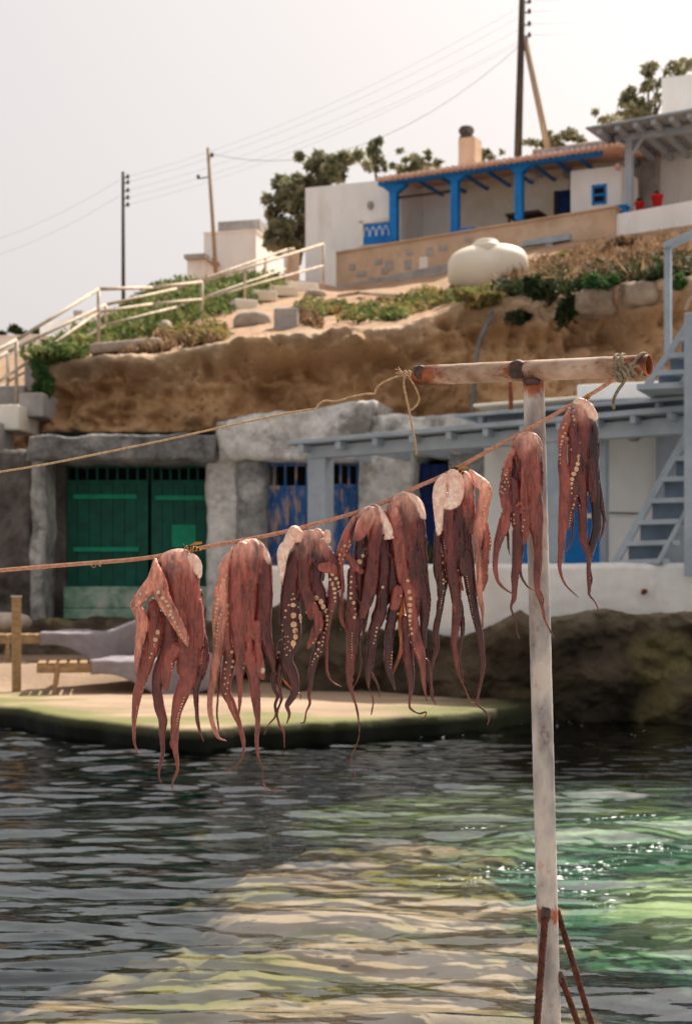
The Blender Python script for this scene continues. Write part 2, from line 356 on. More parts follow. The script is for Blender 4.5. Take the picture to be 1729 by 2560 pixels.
l.new(g.outputs['Position'], mp.inputs['Vector']); l.new(mp.outputs[0], nz.inputs['Vector'])
bp = n.new('ShaderNodeBump'); bp.inputs['Strength'].default_value = 0.22; bp.inputs['Distance'].default_value = 0.012
l.new(nz.outputs['Fac'], bp.inputs['Height']); l.new(bp.outputs[0], gl.inputs['Normal']); l.new(bp.outputs[0], fr.inputs['Normal'])
l.new(fr.outputs[0], mx.inputs[0]); l.new(tr.outputs[0], mx.inputs[1]); l.new(gl.outputs[0], mx.inputs[2]); l.new(mx.outputs[0], n['Material Output'].inputs['Surface'])
water = mesh_np('water', np.stack([WX, WY, WZ], -1).reshape(-1, 3), gridfaces(680, 800), wm_)
tag(water, 'rippled sea water in the cove, dark and green', 'water', kind='structure')

# white flecks for froth on swell and rock, sun glints modelled in with them
def foam_sparkle(name, label, spots, count, seed):
    rr = random.Random(seed); mb = MB(); fm = M['foam_sparkle']
    for i in range(count):
        px, py, sx, sy = rr.choice(spots); q = at_z(px + rr.gauss(0, sx), py + rr.gauss(0, sy), 0.0)
        z = float(water_height(np.array([[q.x]]), np.array([[q.y]]))[0, 0]); s = 10 ** rr.uniform(-2.9, -2.05)
        k = 7; pts = [Vector((q.x + s * rr.uniform(1.0, 3.0) * math.cos(6.283 * j / k), q.y + s * rr.uniform(.5, 1.0) * math.sin(6.283 * j / k), z + 0.002)) for j in range(k)]
        top = [p * 1.0 for p in pts]
        c = Vector((q.x, q.y, z + 0.35 * s + 0.003))
        mb.add(pts + [c], [(j, (j + 1) % k, k) for j in range(k)])
    o = mb.build(name, fm, None, True); return tag(o, label, 'foam_sparkle', kind='stuff')
M['foam_sparkle'] = mat('foam_sparkle', (0.85, 0.86, 0.84), (0.8, 0.82, 0.8), rough=0.35, spec=0.6)

# ------------------------------------------------------------------ near quay (below the frame; carries the post)
mb = MB(); mb.hexa([Vector((-7, 3.85, -0.8)), Vector((8, 3.85, -0.8)), Vector((8, 3.85, 0.10)), Vector((-7, 3.85, 0.10)), Vector((-7, -4, -0.8)), Vector((8, -4, -0.8)), Vector((8, -4, 0.10)), Vector((-7, -4, 0.10))])
tag(mb.build('near_quay', M['cement']), 'concrete quay edge the rusty post stands on', 'quay', kind='structure')

# ------------------------------------------------------------------ far quay with its weedy edge, ramp up to the garages
edge = [(-500, 1735), (-200, 1748), (0, 1765), (150, 1790), (300, 1808), (420, 1819), (480, 1822), (560, 1817), (700, 1807), (900, 1800), (1050, 1790), (1150, 1780), (1240, 1772), (1330, 1758), (1450, 1720), (2100, 1690)]
EX = []
for px, py in edge:
    q = at_z(px, py, 0.20); EX.append((q.x, q.y))
EXa = np.array(EX)
qx = np.linspace(-9, 6, 260); ye = np.interp(qx, EXa[:, 0], EXa[:, 1]) + 0.22 * fbm(qx * 2.2, qx * 0, 0, 5, 9, 0.6)
prof = [(0.10, -0.7), (0.06, -0.05), (0.0, 0.10), (0.02, 0.17), (0.06, 0.20)] + [(0.06 + 0.16 * i, 0.20) for i in range(1, 40)]
rows = []; cols = []
for (dy, z) in prof:
    y = ye + dy
    zz = z + (0.02 * fbm(qx * 1.4, y * 1.4, 0, 4, 4) if z >= .1 else 0.05 * fbm(qx * 3, y * 0 + z * 3, 0, 3, 4))
    rs_ = np.clip((y - 17.0) / 1.0, 0, 1); zz = zz + (0.30 * rs_ * rs_ * (3 - 2 * rs_) if z >= .2 else 0)
    yy = y + (0.06 * fbm(qx * 3, y * 0 + z * 4, 2, 4, 14) if z < .18 else 0)
    rows.append(np.stack([qx, yy, zz], -1))
    w = 0.85 * np.clip(0.95 - max(0, dy - 0.15) / 1.5 + 1.7 * fbm(qx * 1.1, y * 1.6, 0, 4, 51), 0, 1)
    base = np.array(lin(164, 140, 118)) * (0.92 + 0.35 * fbm(qx * 1.5, y * 2.5, 0, 5, 20))[:, None]
    alg = np.array(lin(110, 114, 68)); c = base * (1 - w[:, None]) + alg * w[:, None]
    if z < 0.12: c = 0 * c + np.array(lin(24, 26, 18))
    elif z < 0.19: c = c * 0.25 + 0.75 * np.array(lin(34, 40, 22))
    fd = np.clip((qx - 0.9) / 0.9 + 0.5 * fbm(qx * 3, y * 3, 0, 4, 90), 0, 1)[:, None]; c = c * (1 - fd) + np.array(lin(50, 52, 36)) * fd      # weedy wet rock towards the right
    cols.append(c)
quay = mesh_np('quay_floor', np.array(rows).reshape(-1, 3), gridfaces(len(prof), len(qx)), vcol_mat('quay_concrete', 0.85, 0.5, 14, 0.03), col=np.array(cols).reshape(-1, 3))
tag(quay, 'pale concrete quay with bright green algae along its edge', 'quay', kind='structure')

# ------------------------------------------------------------------ hillside and cliff
def interp(tab, x): return np.interp(x, [t[0] for t in tab], [t[1] for t in tab])
LIP = [(-900, 1100), (-300, 1060), (60, 1010), (105, 985), (112, 915), (200, 898), (330, 885), (420, 880), (560, 868), (700, 850), (850, 835), (980, 815), (1080, 785), (1150, 760), (1250, 745), (1330, 742), (1400, 745), (1500, 720), (1600, 712), (1729, 690), (2300, 640)]
BACK = [(-900, 960), (-300, 925), (0, 900), (100, 870), (250, 812), (340, 780), (400, 735), (480, 715), (560, 707), (650, 700), (750, 705), (850, 715), (1000, 700), (1100, 685), (1200, 650), (1300, 625), (1400, 600), (1535, 585), (1729, 560), (2300, 500)]
YL = [(-900, 24.5), (0, 23.0), (105, 22.6), (560, 22.2), (850, 21.8), (1200, 21.0), (1729, 18.8), (2300, 17.2)]
YB = [(-900, 39), (600, 38.6), (850, 37.9), (1535, 34.9), (1729, 34.0), (2300, 31.5)]
LIPN = lambda px: interp(LIP, px) + 9 * fbm(np.asarray(px, float) / 60, 0 * np.asarray(px, float), 0, 4, 17) * np.clip((np.asarray(px, float) - 130) / 60, 0, 1)
def hill(px, t):
    """point on the hillside at pixel column px, t = 0 at the cliff lip, 1 at the back"""
    yl, yb = interp(YL, px), interp(YB, px); Y = yl + (yb - yl) * t
    a = LIPN(px); b = interp(BACK, px); py = a + (b - a) * t ** 0.75
    return (px - CX) / F * Y, Y, CZ - (py - HY) / F * Y
def hill_pt(px, py):
    a, b = float(interp(LIP, px)), float(interp(BACK, px)); t = min(max((py - a) / (b - a), 0), 1) ** (1 / 0.75)
    return Vector([float(q) for q in hill(np.array(px), np.array(t))])
hp = np.concatenate([np.linspace(-900, -10, 60), np.linspace(0, 1740, 300), np.linspace(1750, 2300, 30)])
ht = np.concatenate([np.linspace(0, 1, 70), [1.05, 1.5, 2.5, 4.0]])
HPX, HT = np.meshgrid(hp, ht)
hx, hy, hz = hill(HPX, np.clip(HT, 0, 1))
back = np.clip(HT - 1, 0, None)
hy2 = hy + back * 16; hx2 = hx * hy2 / hy
hz = hz + 0.10 * fbm(hx * 0.9, hy * 0.9, 0, 5, 31) * np.clip(HT * 12, 0, 1) + back * 0.0 - back * 0.4
hillo = mesh_np('hillside', np.stack([hx2, hy2, hz], -1).reshape(-1, 3), gridfaces(len(ht), len(hp)), M['soil'])
tag(hillo, 'dry sandy hillside rising from the cliff to the houses', 'hillside', kind='structure')

cp = np.linspace(-900, 2300, 520); ct = np.linspace(0, 1, 120)
CPX, CT = np.meshgrid(cp, ct)
yl = interp(YL, CPX); lipz = CZ - (LIPN(CPX) - HY) / F * yl
Xc = (CPX - CX) / F * yl
Zc = lipz + (0.6 - lipz) * CT
und = 0.22 * np.clip(CT / 0.06, 0, 1) * np.clip((1.0 - CT) / 0.5, 0, 1) * (0.5 + 0.9 * vnoise(Xc * 0.5, Zc * 0.2, 0, 3))      # the lip overhangs
bul = 0.38 * fbm(Xc * 0.55, Zc * 0.75, 0, 5, 15) + 0.34 * np.abs(fbm(Xc * 1.5, Zc * 2.0, 0, 5, 25)) + 0.30 * fbm(Xc * 3.2, Zc * 3.6, 0, 4, 29) + 0.14 * fbm(Xc * 7, Zc * 8, 0, 3, 35) - 0.7 * np.clip(fbm(Xc * 1.6 + 5, Zc * 2.4, 0, 4, 41) - 0.18, 0, 1)
fade = np.clip(CT * 18, 0, 1)
Yc = yl + (und - bul * 1.15) * fade - 1.0 * CT ** 0.8
led = np.interp(CPX, [100, 160, 380, 520, 560, 980, 1060, 1150, 2300], [0.0, .35, .45, .45, .8, .85, .35, .15, .15]) * np.clip(0.35 + 1.3 * vnoise(Xc * 1.1, 3, 0, 8), 0.2, 1.3)
Yc = Yc - 1.0 * led * np.exp(-((CT - 0.045 - 0.02 * fbm(Xc * .8, 0 * Xc, 0, 3, 2)) / 0.045) ** 4) * (1 + 0.5 * fbm(Xc * 2.5, Zc * 5, 0, 4, 5))
Yc = Yc - 0.16 * fbm(Xc * 0.5 + 3, Zc * 4.5, 0, 4, 63) * np.clip(CT * 8, 0, 1) - 0.05 * fbm(Xc * 14, Zc * 14, 0, 2, 64)
Yc = np.where(Zc < 3.9, np.maximum(Yc, np.interp(CPX, [-300, 600, 760, 1250, 1400], [22.3, 22.1, 21.7, 21.3, 19.0])), Yc)
lipw = np.clip(1 - CT / 0.11 + 0.8 * fbm(Xc * 1.4, Zc * 3, 0, 4, 71), 0, 1)
ccol = np.ones(CT.shape + (3,)) * np.array(lin(204, 164, 122))
mm = np.clip(0.5 + 1.1 * fbm(Xc * 0.8, Zc * 1.3, 0, 5, 81), 0, 1)
ccol = mixc(ccol, mm, np.array(lin(146, 110, 78)))
ccol = mixc(ccol, 0.75 * lipw, np.array(lin(176, 158, 138)))
rightw = np.clip((CPX - 1000) / 500, 0, 1) * 0.5 * np.clip(0.5 + fbm(Xc * 1.2, Zc * 1.2, 0, 4, 91), 0, 1)
ccol = mixc(ccol, rightw, np.array(lin(228, 192, 154)))
cliff = mesh_np('cliff', np.stack([Xc, Yc, Zc], -1).reshape(-1, 3), gridfaces(120, 520), vcol_mat('cliff_earth_rock', 0.95, 0.9, 7, 0.08), col=ccol.reshape(-1, 3))
tag(cliff, 'crumbling brown earth cliff above the boat garages', 'cliff', kind='structure')

def rock(name, m, c, size, seed, label=None, cat='rock', group=None, parent=None, sub=40, amp=0.25, fq=1.6, power=0.75):
    """a rough boulder: a rounded block roughened by noise"""
    u = np.linspace(0, 2 * np.pi, sub, endpoint=False); v = np.linspace(0, np.pi, sub // 2)
    U, V = np.meshgrid(u, v); sg = lambda a: np.sign(a) * np.abs(a) ** power
    x, y, z = sg(np.sin(V) * np.cos(U)), sg(np.sin(V) * np.sin(U)), sg(np.cos(V))
    X, Y, Z = x * size[0], y * size[1], z * size[2]; k = 1 + amp * fbm(X * fq + seed, Y * fq, Z * fq, 5, seed)
    vv = np.stack([c[0] + X * k, c[1] + Y * k, c[2] + Z * k], -1).reshape(-1, 3)
    i = np.arange(sub // 2 - 1)[:, None] * sub; j = np.arange(sub)[None, :]; j2 = (j + 1) % sub
    f = np.stack([(i + j).ravel(), (i + sub + j).ravel(), (i + sub + j2).ravel(), (i + j2).ravel()], 1)
    o = mesh_np(name, vv, f, m, parent)
    if label: tag(o, label, cat, group)
    return o

# dark shore rocks under the white wall
LOWW = PL(1100, 16.7, 0.42)
RT = [(560, 1530), (640, 1495), (760, 1462), (870, 1505), (1000, 1562), (1080, 1585), (1150, 1600), (1240, 1565), (1300, 1535), (1370, 1545), (1500, 1538), (1729, 1532), (2200, 1520)]
RY0 = [(560, 17.4), (900, 16.9), (1100, 16.3), (1300, 15.3), (1400, 14.9), (2200, 14.6)]
rp_ = np.linspace(560, 2200, 330); rt_ = np.concatenate([np.linspace(-0.45, 0, 30), np.linspace(0.01, 1, 80)])
RPX, RTT = np.meshgrid(rp_, rt_); ry = interp(RY0, RPX); rx_ = (RPX - CX) / F * ry
topz = CZ - (interp(RT, RPX) - HY) / F * (ry + 0.5) ; tt = np.clip(RTT, 0, 1)
rz_ = topz + (-0.5 - topz) * tt
ryy = ry + 0.35 * np.cos(tt * 2.6) + np.clip(-RTT, 0, 1) * 4.5
rough = 0.42 * fbm(rx_ * 0.9, rz_ * 1.3, 0, 5, 7) + 0.30 * np.abs(fbm(rx_ * 1.7 + 3, rz_ * 2.1, 0, 5, 13)) + 0.07 * fbm(rx_ * 7, rz_ * 7, 0, 3, 19)
cave = 0.55 * np.exp(-((RPX - 1310) / 130) ** 2 - ((tt - .55) / .28) ** 2) + 0.4 * np.exp(-((RPX - 960) / 90) ** 2 - ((tt - .7) / .2) ** 2) + 0.5 * np.exp(-((RPX - 1600) / 160) ** 2 - ((tt - .75) / .25) ** 2)
ryy = ryy - rough * np.clip(RTT * 3 + 1.1, 0, 1) + cave
rz_ = rz_ + 0.10 * fbm(rx_ * 2.2, ryy * 2.2, 0, 5, 29) * np.clip(RTT + 1.0, 0, 1)
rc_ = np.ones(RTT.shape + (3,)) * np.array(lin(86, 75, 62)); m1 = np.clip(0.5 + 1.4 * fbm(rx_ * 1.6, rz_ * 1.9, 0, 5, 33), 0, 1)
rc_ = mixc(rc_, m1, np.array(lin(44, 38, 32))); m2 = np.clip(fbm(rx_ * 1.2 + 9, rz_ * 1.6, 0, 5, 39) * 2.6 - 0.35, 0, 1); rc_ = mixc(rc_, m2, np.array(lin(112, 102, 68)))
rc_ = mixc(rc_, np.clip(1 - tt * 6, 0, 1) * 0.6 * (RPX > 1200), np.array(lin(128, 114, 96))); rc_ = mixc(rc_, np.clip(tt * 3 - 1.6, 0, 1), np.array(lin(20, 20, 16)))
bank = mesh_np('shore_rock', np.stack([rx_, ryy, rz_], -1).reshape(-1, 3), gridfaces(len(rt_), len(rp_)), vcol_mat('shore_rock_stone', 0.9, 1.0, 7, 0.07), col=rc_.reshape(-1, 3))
tag(bank, 'dark weathered rock bank between the white wall and the water', 'rock', kind='structure')

# ------------------------------------------------------------------ plants
def leaves(name, m, blobs, size, parent=None, seed=1, aspect=2.2, up=0.0, flat=False):
    """many small leaf faces spread through ellipsoids: blobs = (centre, radii, count)"""
    rg = np.random.default_rng(seed); Vs = []; 
    for c, r, k in blobs:
        d = rg.normal(size=(k, 3)); d /= np.linalg.norm(d, axis=1)[:, None]
        rad = rg.random(k) ** 0.45
        if flat: d[:, 2] = np.abs(d[:, 2])
        p = np.array(c) + d * rad[:, None] * np.array(r)
        a = rg.normal(size=(k, 3)); a[:, 2] += up * 2; a /= np.linalg.norm(a, axis=1)[:, None]
        b = np.cross(a, rg.normal(size=(k, 3))); b /= np.linalg.norm(b, axis=1)[:, None]
        s = size * (0.6 + 0.8 * rg.random(k))[:, None]
        e1 = a * s * aspect * 0.5; e2 = b * s * 0.5
        Vs.append(np.stack([p - e1, p - e2 * 0.9, p + e1, p + e2 * 0.9], 1).reshape(-1, 3))
    V = np.concatenate(Vs); Fq = np.arange(len(V)).reshape(-1, 4)
    return mesh_np(name, V, Fq, m, parent, smooth=False)

def tree(base, top_blobs, label, trunk_r, leaf=0.16, seed=3, m=None):
    t = thing('tree', base, label, 'tree', 'trees by the houses')
    mb = MB(); rr = random.Random(seed); base = Vector(base)
    cen = sum((Vector(b[0]) for b in top_blobs), Vector()) / len(top_blobs); fork = base.lerp(cen, 0.45); fork.x = base.x * .6 + cen.x * .4
    mb.tube([base, base.lerp(fork, .5) + Vector((.06, 0, 0)), fork], [trunk_r, trunk_r * .8, trunk_r * .6], 8)
    for b in top_blobs:
        e = Vector(b[0]); md = fork.lerp(e, .5) + Vector((rr.uniform(-.15, .15), rr.uniform(-.1, .1), rr.uniform(-.1, .15)))
        mb.tube([fork, md, e], [trunk_r * .5, trunk_r * .32, trunk_r * .12], 6)
        for q in range(3):
            e2 = e + Vector((rr.uniform(-1, 1) * b[1][0], rr.uniform(-1, 1) * b[1][1], rr.uniform(-.6, 1) * b[1][2]))
            mb.tube([md.lerp(e, .5), e2], [trunk_r * .16, trunk_r * .05], 5)
    mb.build('trunk', M['trunk'], t, True)
    sub = []
    for c, r, k in top_blobs:
        for q in range(11):
            o = Vector((rr.gauss(0, .75) * r[0], rr.gauss(0, .6) * r[1], rr.gauss(0, .7) * r[2])); s = rr.uniform(.18, .55)
            sub.append((tuple(Vector(c) + o), (r[0] * s, r[1] * s, r[2] * s), max(10, k // 5)))
    leaves('crown', m or M['leaf_tree'], sub, leaf * .78, t, seed)
    return t
def blob(px, py, Y, rx, ry, k): return (tuple(P(px, py, Y)), (rx / F * Y, rx / F * Y * .8, ry / F * Y), k)
tree(tuple(P(740, 660, 43)), [blob(790, 425, 43, 45, 40, 520), blob(860, 400, 43, 36, 28, 300), blob(740, 475, 43, 45, 40, 560), blob(700, 530, 43, 35, 38, 360), blob(725, 590, 43, 50, 36, 600), blob(690, 610, 43, 30, 20, 200), blob(780, 520, 43.4, 36, 60, 420)],
     'large olive-grey tree beside the left end of the white house', 0.16, 0.17, 5)
tree(tuple(P(935, 470, 44)), [blob(940, 410, 44, 16, 28, 110), blob(945, 370, 44, 13, 22, 70)], 'thin sparse tree rising behind the white house roof', 0.06, 0.15, 7)
tree(tuple(P(1030, 470, 43)), [blob(1010, 415, 43, 26, 16, 150), blob(1060, 410, 43, 26, 14, 150), blob(1040, 405, 43, 22, 12, 90)], 'low bushy tree top left of the chimney', 0.07, 0.15, 9)
tree(tuple(P(1215, 430, 43)), [blob(1205, 390, 43, 20, 14, 120)], 'small bush top just right of the chimney', 0.05, 0.14, 11)
tree(tuple(P(1410, 420, 43)), [blob(1405, 350, 43, 34, 17, 220), blob(1350, 362, 43, 24, 10, 90)], 'bushy tree top right of the braced power pole', 0.07, 0.15, 13)
tree(tuple(P(1620, 420, 42)), [blob(1600, 260, 42, 30, 36, 200), blob(1640, 210, 42, 34, 28, 120), blob(1560, 290, 42, 46, 14, 100), blob(1700, 175, 42, 34, 14, 110), blob(1620, 170, 42, 18, 12, 30)], 'airy tree behind the upper right building', 0.12, 0.16, 15)

# ------------------------------------------------------------------ distant pale houses on the left
def simple_house(label, px0, px1, top, bot, Y, parts=True, m=None):
    pl = PL(px0, Y, 0.25); h = thing('white_house', pl.pt(px0, bot if not isinstance(bot, tuple) else bot[0]), label, 'house', 'far white houses')
    pbox(pl, 'wall', m or M['white'], h, px0, px1, top, bot, 0, -3.0)
    t = top if isinstance(top, tuple) else (top, top)
    pbox(pl, 'parapet', M['white'], h, px0 - 2, px1 + 2, (t[0] - 3, t[1] - 3), t, 0.06, -3.06)
    return pl, h
_, h = simple_house('far white flat-roofed house behind the pale power pole', 510, 640, (584, 576), 740, 47)
pbox(_, 'annex', M['cement'], h, 545, 650, (555, 548), 600, -3.2, -6)
_, h = simple_house('small far annex with a flat slab roof left of the pale pole', 468, 512, (648, 645), 740, 46)
pbox(_, 'roof_slab', M['cement'], h, 460, 514, (636, 633), (647, 644), 0.3, -2.6)
_, h = simple_house('long pale far wall behind the lower stair railing', 100, 420, (812, 742), 930, 52)
pbox(_, 'chimney', M['stone'], h, 184, 206, 776, 800, 0.0, -0.5)
simple_house('lowest far pale house at the left edge of the picture', -260, 108, (850, 838), 970, 50)
pbox(_, 'wall', M['white'], h, 95, 108, 838, 890, 0.7, 0.3)
for i, (px, py, w, lab) in enumerate([(45, 830, 14, 'dark round tree on the far left skyline'), (85, 832, 20, 'low hedge tree on the far left skyline beside the round tree'), (4, 840, 10, 'dark bush cut by the left edge of the picture')]):
    tree(tuple(P(px, py + 24, 56)), [blob(px, py, 56, w, 8, 120)], lab, 0.06, 0.2, 30 + i, M['leaf_dark'])

# ------------------------------------------------------------------ the white house with its blue porch
H = PL(1245, 36.0, 0.56)
house = thing('white_house', H.pt(1200, 640), 'whitewashed house with blue porch and tiled porch roof on the hill', 'house')
pbox(H, 'wall', M['white'], house, 763, 1000, (470, 446), (760, 740), -0.5, -5.5)
pbox(H, 'wall', M['white'], house, 999, 1140, (452, 432), (640, 620), -1.9, -5.4)
pbox(H, 'wall', M['white_dirty'], house, 1140, 1420, (432, 395), (620, 600), -1.9, -5.4)
pbox(H, 'wall', M['white_dirty'], house, 1420, 1562, (362, 342), (600, 580), -1.95, -5.4)
pbox(H, 'roof_slab', M['stone'], house, 1330, 1545, (374, 348), (388, 362), -1.0, -5.3)
for px, t, b in ((981, 466, 602), (1134, 438, 582), (1294, 416, 550)):
    c = pbox(H, 'porch_post', M['blue'], house, px - 9, px + 9, (t, t - 1), (b, b), 0.0, -0.18)
    mb = MB(); 
    q = [H.pt(px - 10, t + 14, 0.015), H.pt(px + 10, t + 14, 0.015), H.pt(px + 34, t - 8, 0.015), H.pt(px - 34, t - 4, 0.015)]; mb.hexa(q + [x - H.n * 0.2 for x in q]); mb.build('capital', M['blue'], c)
pbox(H, 'porch_beam', M['blue'], house, 944, 1500, (453, 373), (464, 386), 0.03, -0.16)
pbox(H, 'porch_beam', M['blue'], house, 1325, 1505, (386, 360), (402, 372), -0.3, -0.5)
for i in range(9):
    px = 960 + i * 58; y = 448 - (px - 944) * 0.1435
    mb = MB(); H.box(mb, px, px + 8, y - 1, y + 6, 0.12, -2.0); mb.build('rafter', M['blue'], house)
mb = MB(); q0 = [H.pt(942, 448, 0.25), H.pt(1545, 361, 0.25), H.pt(1545, 358, 0.25), H.pt(942, 444, 0.25)]; mb.hexa(q0 + [x - H.n * 2.3 + Vector((0, 0, 0.35)) for x in q0]); mb.build('porch_roof', M['tile'], house)
px = 946.0
while px < 1545:
    y = 446 - (px - 944) * 0.1445; r = 6.6 / F * H.Y(px); a = H.pt(px, y + 1, 0.32)
    mb = MB(); mb.tube([a, a - H.n * 2.3 + Vector((0, 0, 0.36))], r * random.uniform(.93, 1.06), 8); mb.build('roof_tile', M['tile'], house, True); px += 14.2
wn_ = pbox(H, 'shutter', M['blue'], house, 908, 974, (562, 555), (612, 606), -0.47, -0.52)
for i in range(4):
    for sg_ in (-1, 1):
        a = H.pt(916 + 16 * i, 584 - 1.5 * i - 16, -0.455); b = H.pt(916 + 16 * i + 7 * sg_, 584 - 1.5 * i + 8, -0.455)
        mb = MB(); mb.tube([a, (a + b) / 2 + Vector((0.03 * sg_, 0, 0)), b], 0.013, 5); mb.build('scrollwork', M['white'], wn_)
pbox(H, 'shutter_frame', M['white_dirty'], house, 897, 979, (552, 543), (560, 552), -0.44, -0.52)
pbox(H, 'shutter_frame', M['white_dirty'], house, 897, 907, (552, 551), (616, 614), -0.44, -0.52)
mb = MB(); c = H.pt(925, 513, -0.45); mb.ball(c, (0.09, 0.06, 0.12)); mb.build('wall_lamp', M['cement'], house, True)
mb = MB(); mb.tube([H.pt(990, 495, -0.1), H.pt(1128, 478, -0.1)], 0.035, 6); mb.build('porch_rod', M['polewood'], house, True)
for px, py in ((1350, 430), (1418, 432)):
    mb = MB(); mb.ball(H.pt(px, py, -1.85), (0.13, 0.06, 0.16)); mb.build('wall_lamp', M['cement'], house, True)
pbox(H, 'door', M['navy'], house, 1392, 1426, (478, 474), (560, 556), -1.86, -1.95)
pbox(H, 'door_jamb', M['polewood'], house, 1383, 1391, (478, 477), (560, 560), -1.84, -1.95)
ch = MB(); H.box(ch, 1145, 1186, (345, 342), (440, 435), -2.2, -2.65); cho = ch.build('chimney', M['tan'], house)
mb = MB(); c = H.pt(1165, 330, -2.4); mb.lathe([(0.17, -0.22), (0.20, -0.14), (0.14, -0.10), (0.20, -0.04), (0.22, 0.05), (0.17, 0.13), (0.05, 0.15)], 14, c); mb.build('chimney_pot', M['dark_plaster'], cho, True)
an = pbox(H, 'annex', M['white'], house, 1424, 1552, (427, 412), (600, 590), -0.55, -1.9, 0.03)
w = pbox(H, 'window', M['black'], house, 1482, 1510, (470, 467), (507, 504), -0.535, -0.6)
for a, b, t, bo in ((1478, 1483, (463, 463), (512, 512)), (1509, 1513, (460, 460), (508, 508)), (1478, 1513, (463, 459), (471, 467)), (1478, 1513, (506, 503), (511, 508)), (1482, 1510, (486, 483), (491, 488))):
    pbox(H, 'window_frame', M['blue'], w, a, b, t, bo, -0.50, -0.56)
mb = MB(); mb.tube([H.pt(1543, 420, -0.5), H.pt(1543, 412, -0.3)], 0.06, 8); mb.build('roof_spout', M['tile'], house, True)
# terrace wall and what stands on the terrace
tw = thing('terrace_wall', H.pt(1100, 700), 'long tan rendered wall with patches of bare grey block below the porch', 'wall')
pbox(H, 'wall', M['tan'], tw, 840, 1536, (632, 516), (800, 700), 0.55, 0.2, 0.03)
pbox(H, 'coping', M['tan'], tw, 838, 1538, (629, 513), (633, 517), 0.60, 0.15)
pbox(H, 'plinth', M['cement'], tw, 838, 1130, (716, 655), (800, 760), 0.62, 0.5, 0.03)
rr = random.Random(4)
for px, py, w, hh in ((945, 655, 18, 14), (903, 685, 24, 14), (972, 664, 20, 22), (1018, 662, 17, 24), (1072, 630, 16, 22), (1105, 620, 22, 14), (960, 678, 16, 14), (925, 700, 14, 12), (1022, 632, 15, 12), (1170, 600, 18, 10), (880, 668, 14, 16), (1140, 640, 16, 12), (1000, 690, 20, 10)):
    pbox(H, 'block', M['cement'], tw, px - w / 2, px + w / 2, (py - hh / 2, py - hh / 2 - 1.5), (py + hh / 2, py + hh / 2 - 1.5), 0.56 + rr.uniform(.004, .02), 0.5, 0.01)
pbox(H, 'patch', M['white_dirty'], tw, 1047, 1068, (644, 641), (682, 678), 0.575, 0.5, 0.01)
st = thing('stair_wall', H.pt(820, 730), 'small sloping white wall at the head of the stairs', 'wall')
pbox(H, 'wall', M['white'], st, 800, 839, (612, 630), (735, 735), 0.6, 0.2)
pbox(H, 'gatepost', M['tan'], st, 715, 730, (622, 620), (730, 730), -0.2, -0.6)
bt = thing('porch_table', H.pt(1300, 560), 'dark table under the porch beside the third blue post', 'table')
pbox(H, 'table_top', M['polewood'], bt, 1262, 1345, (534, 524), (541, 531), -0.6, -1.2)
for px in (1268, 1338): pbox(H, 'leg', M['polewood'], bt, px, px + 5, (541, 540), (600, 600), -0.7, -0.76)
bb = thing('porch_bench', H.pt(1160, 590), 'low blue bench slab beside the middle porch post', 'bench')
pbox(H, 'seat', M['blue'], bb, 1146, 1184, (571, 567), (578, 574), 0.1, -0.35)
for px in (1149, 1178): pbox(H, 'leg', M['blue'], bb, px, px + 4, (577, 577), (610, 610), 0.05, -0.02)
sb = thing('blue_box', H.pt(1548, 540), 'blue box on the wall corner below the annex window', 'box')
pbox(H, 'body', M['blue'], sb, 1539, 1561, (517, 514), (545, 541), 0.15, -0.3, 0.01)
pbox(H, 'lid', M['blue'], sb, 1537, 1563, (513, 510), (517, 514), 0.18, -0.33)
sg = thing('plank_trestle', H.pt(1345, 640, 0.8), 'grey weathered plank on a short post below the tan wall', 'trestle')
pbox(H, 'plank', M['bluegrey'], sg, 1302, 1422, (604, 583), (616, 599), 0.95, 0.75)
pbox(H, 'post', M['bluegrey'], sg, 1362, 1380, (597, 594), (660, 660), 0.90, 0.76)

# right-hand building with its pergola terrace
rb = thing('white_house', H.pt(1650, 560), 'white building with grey slatted pergola at the upper right edge', 'house')
pbox(H, 'wall', M['white'], rb, 1580, 1900, (352, 300), (600, 560), -2.5, -6)
pbox(H, 'upper_wall', M['white'], rb, 1652, 1900, (195, 165), (360, 330), -4.0, -8)
pbox(H, 'terrace_parapet', M['white'], rb, 1537, 1900, (535, 470), (680, 640), 0.45, 0.15, 0.03)
p = pbox(H, 'pergola_post', M['bluegrey'], rb, 1560, 1577, (335, 333), (560, 560), -0.1, -0.28)
mb = MB(); mb.tube([H.pt(1576, 388, -0.19), H.pt(1614, 330, -0.19)], 0.055, 4); mb.build('brace', M['bluegrey'], p)
pbox(H, 'pergola_beam', M['bluegrey'], rb, 1535, 1900, (338, 286), (354, 305), -0.08, -0.26)
mb = MB(); q0 = [H.pt(1462, 322, 0.7), H.pt(1900, 246, 0.7), H.pt(1900, 240, 0.7), H.pt(1462, 318, 0.7)]; mb.hexa(q0 + [x - H.n * 3.2 + Vector((0, 0, 0.12)) for x in q0]); mb.build('pergola_roof', M['bluegrey'], rb)
for i in range(9):
    px = 1490 + i * 45; y = 322 - (px - 1462) * 0.1735 + 1
    mb = MB(); H.box(mb, px, px + 12, (y + 3, y + 1), (y + 16, y + 14), 0.6, -2.4); mb.build('rafter', M['bluegrey'], rb)
pbox(H, 'inner_wall', M['cement'], rb, 1600, 1640, (372, 366), (520, 520), -2.2, -2.5)
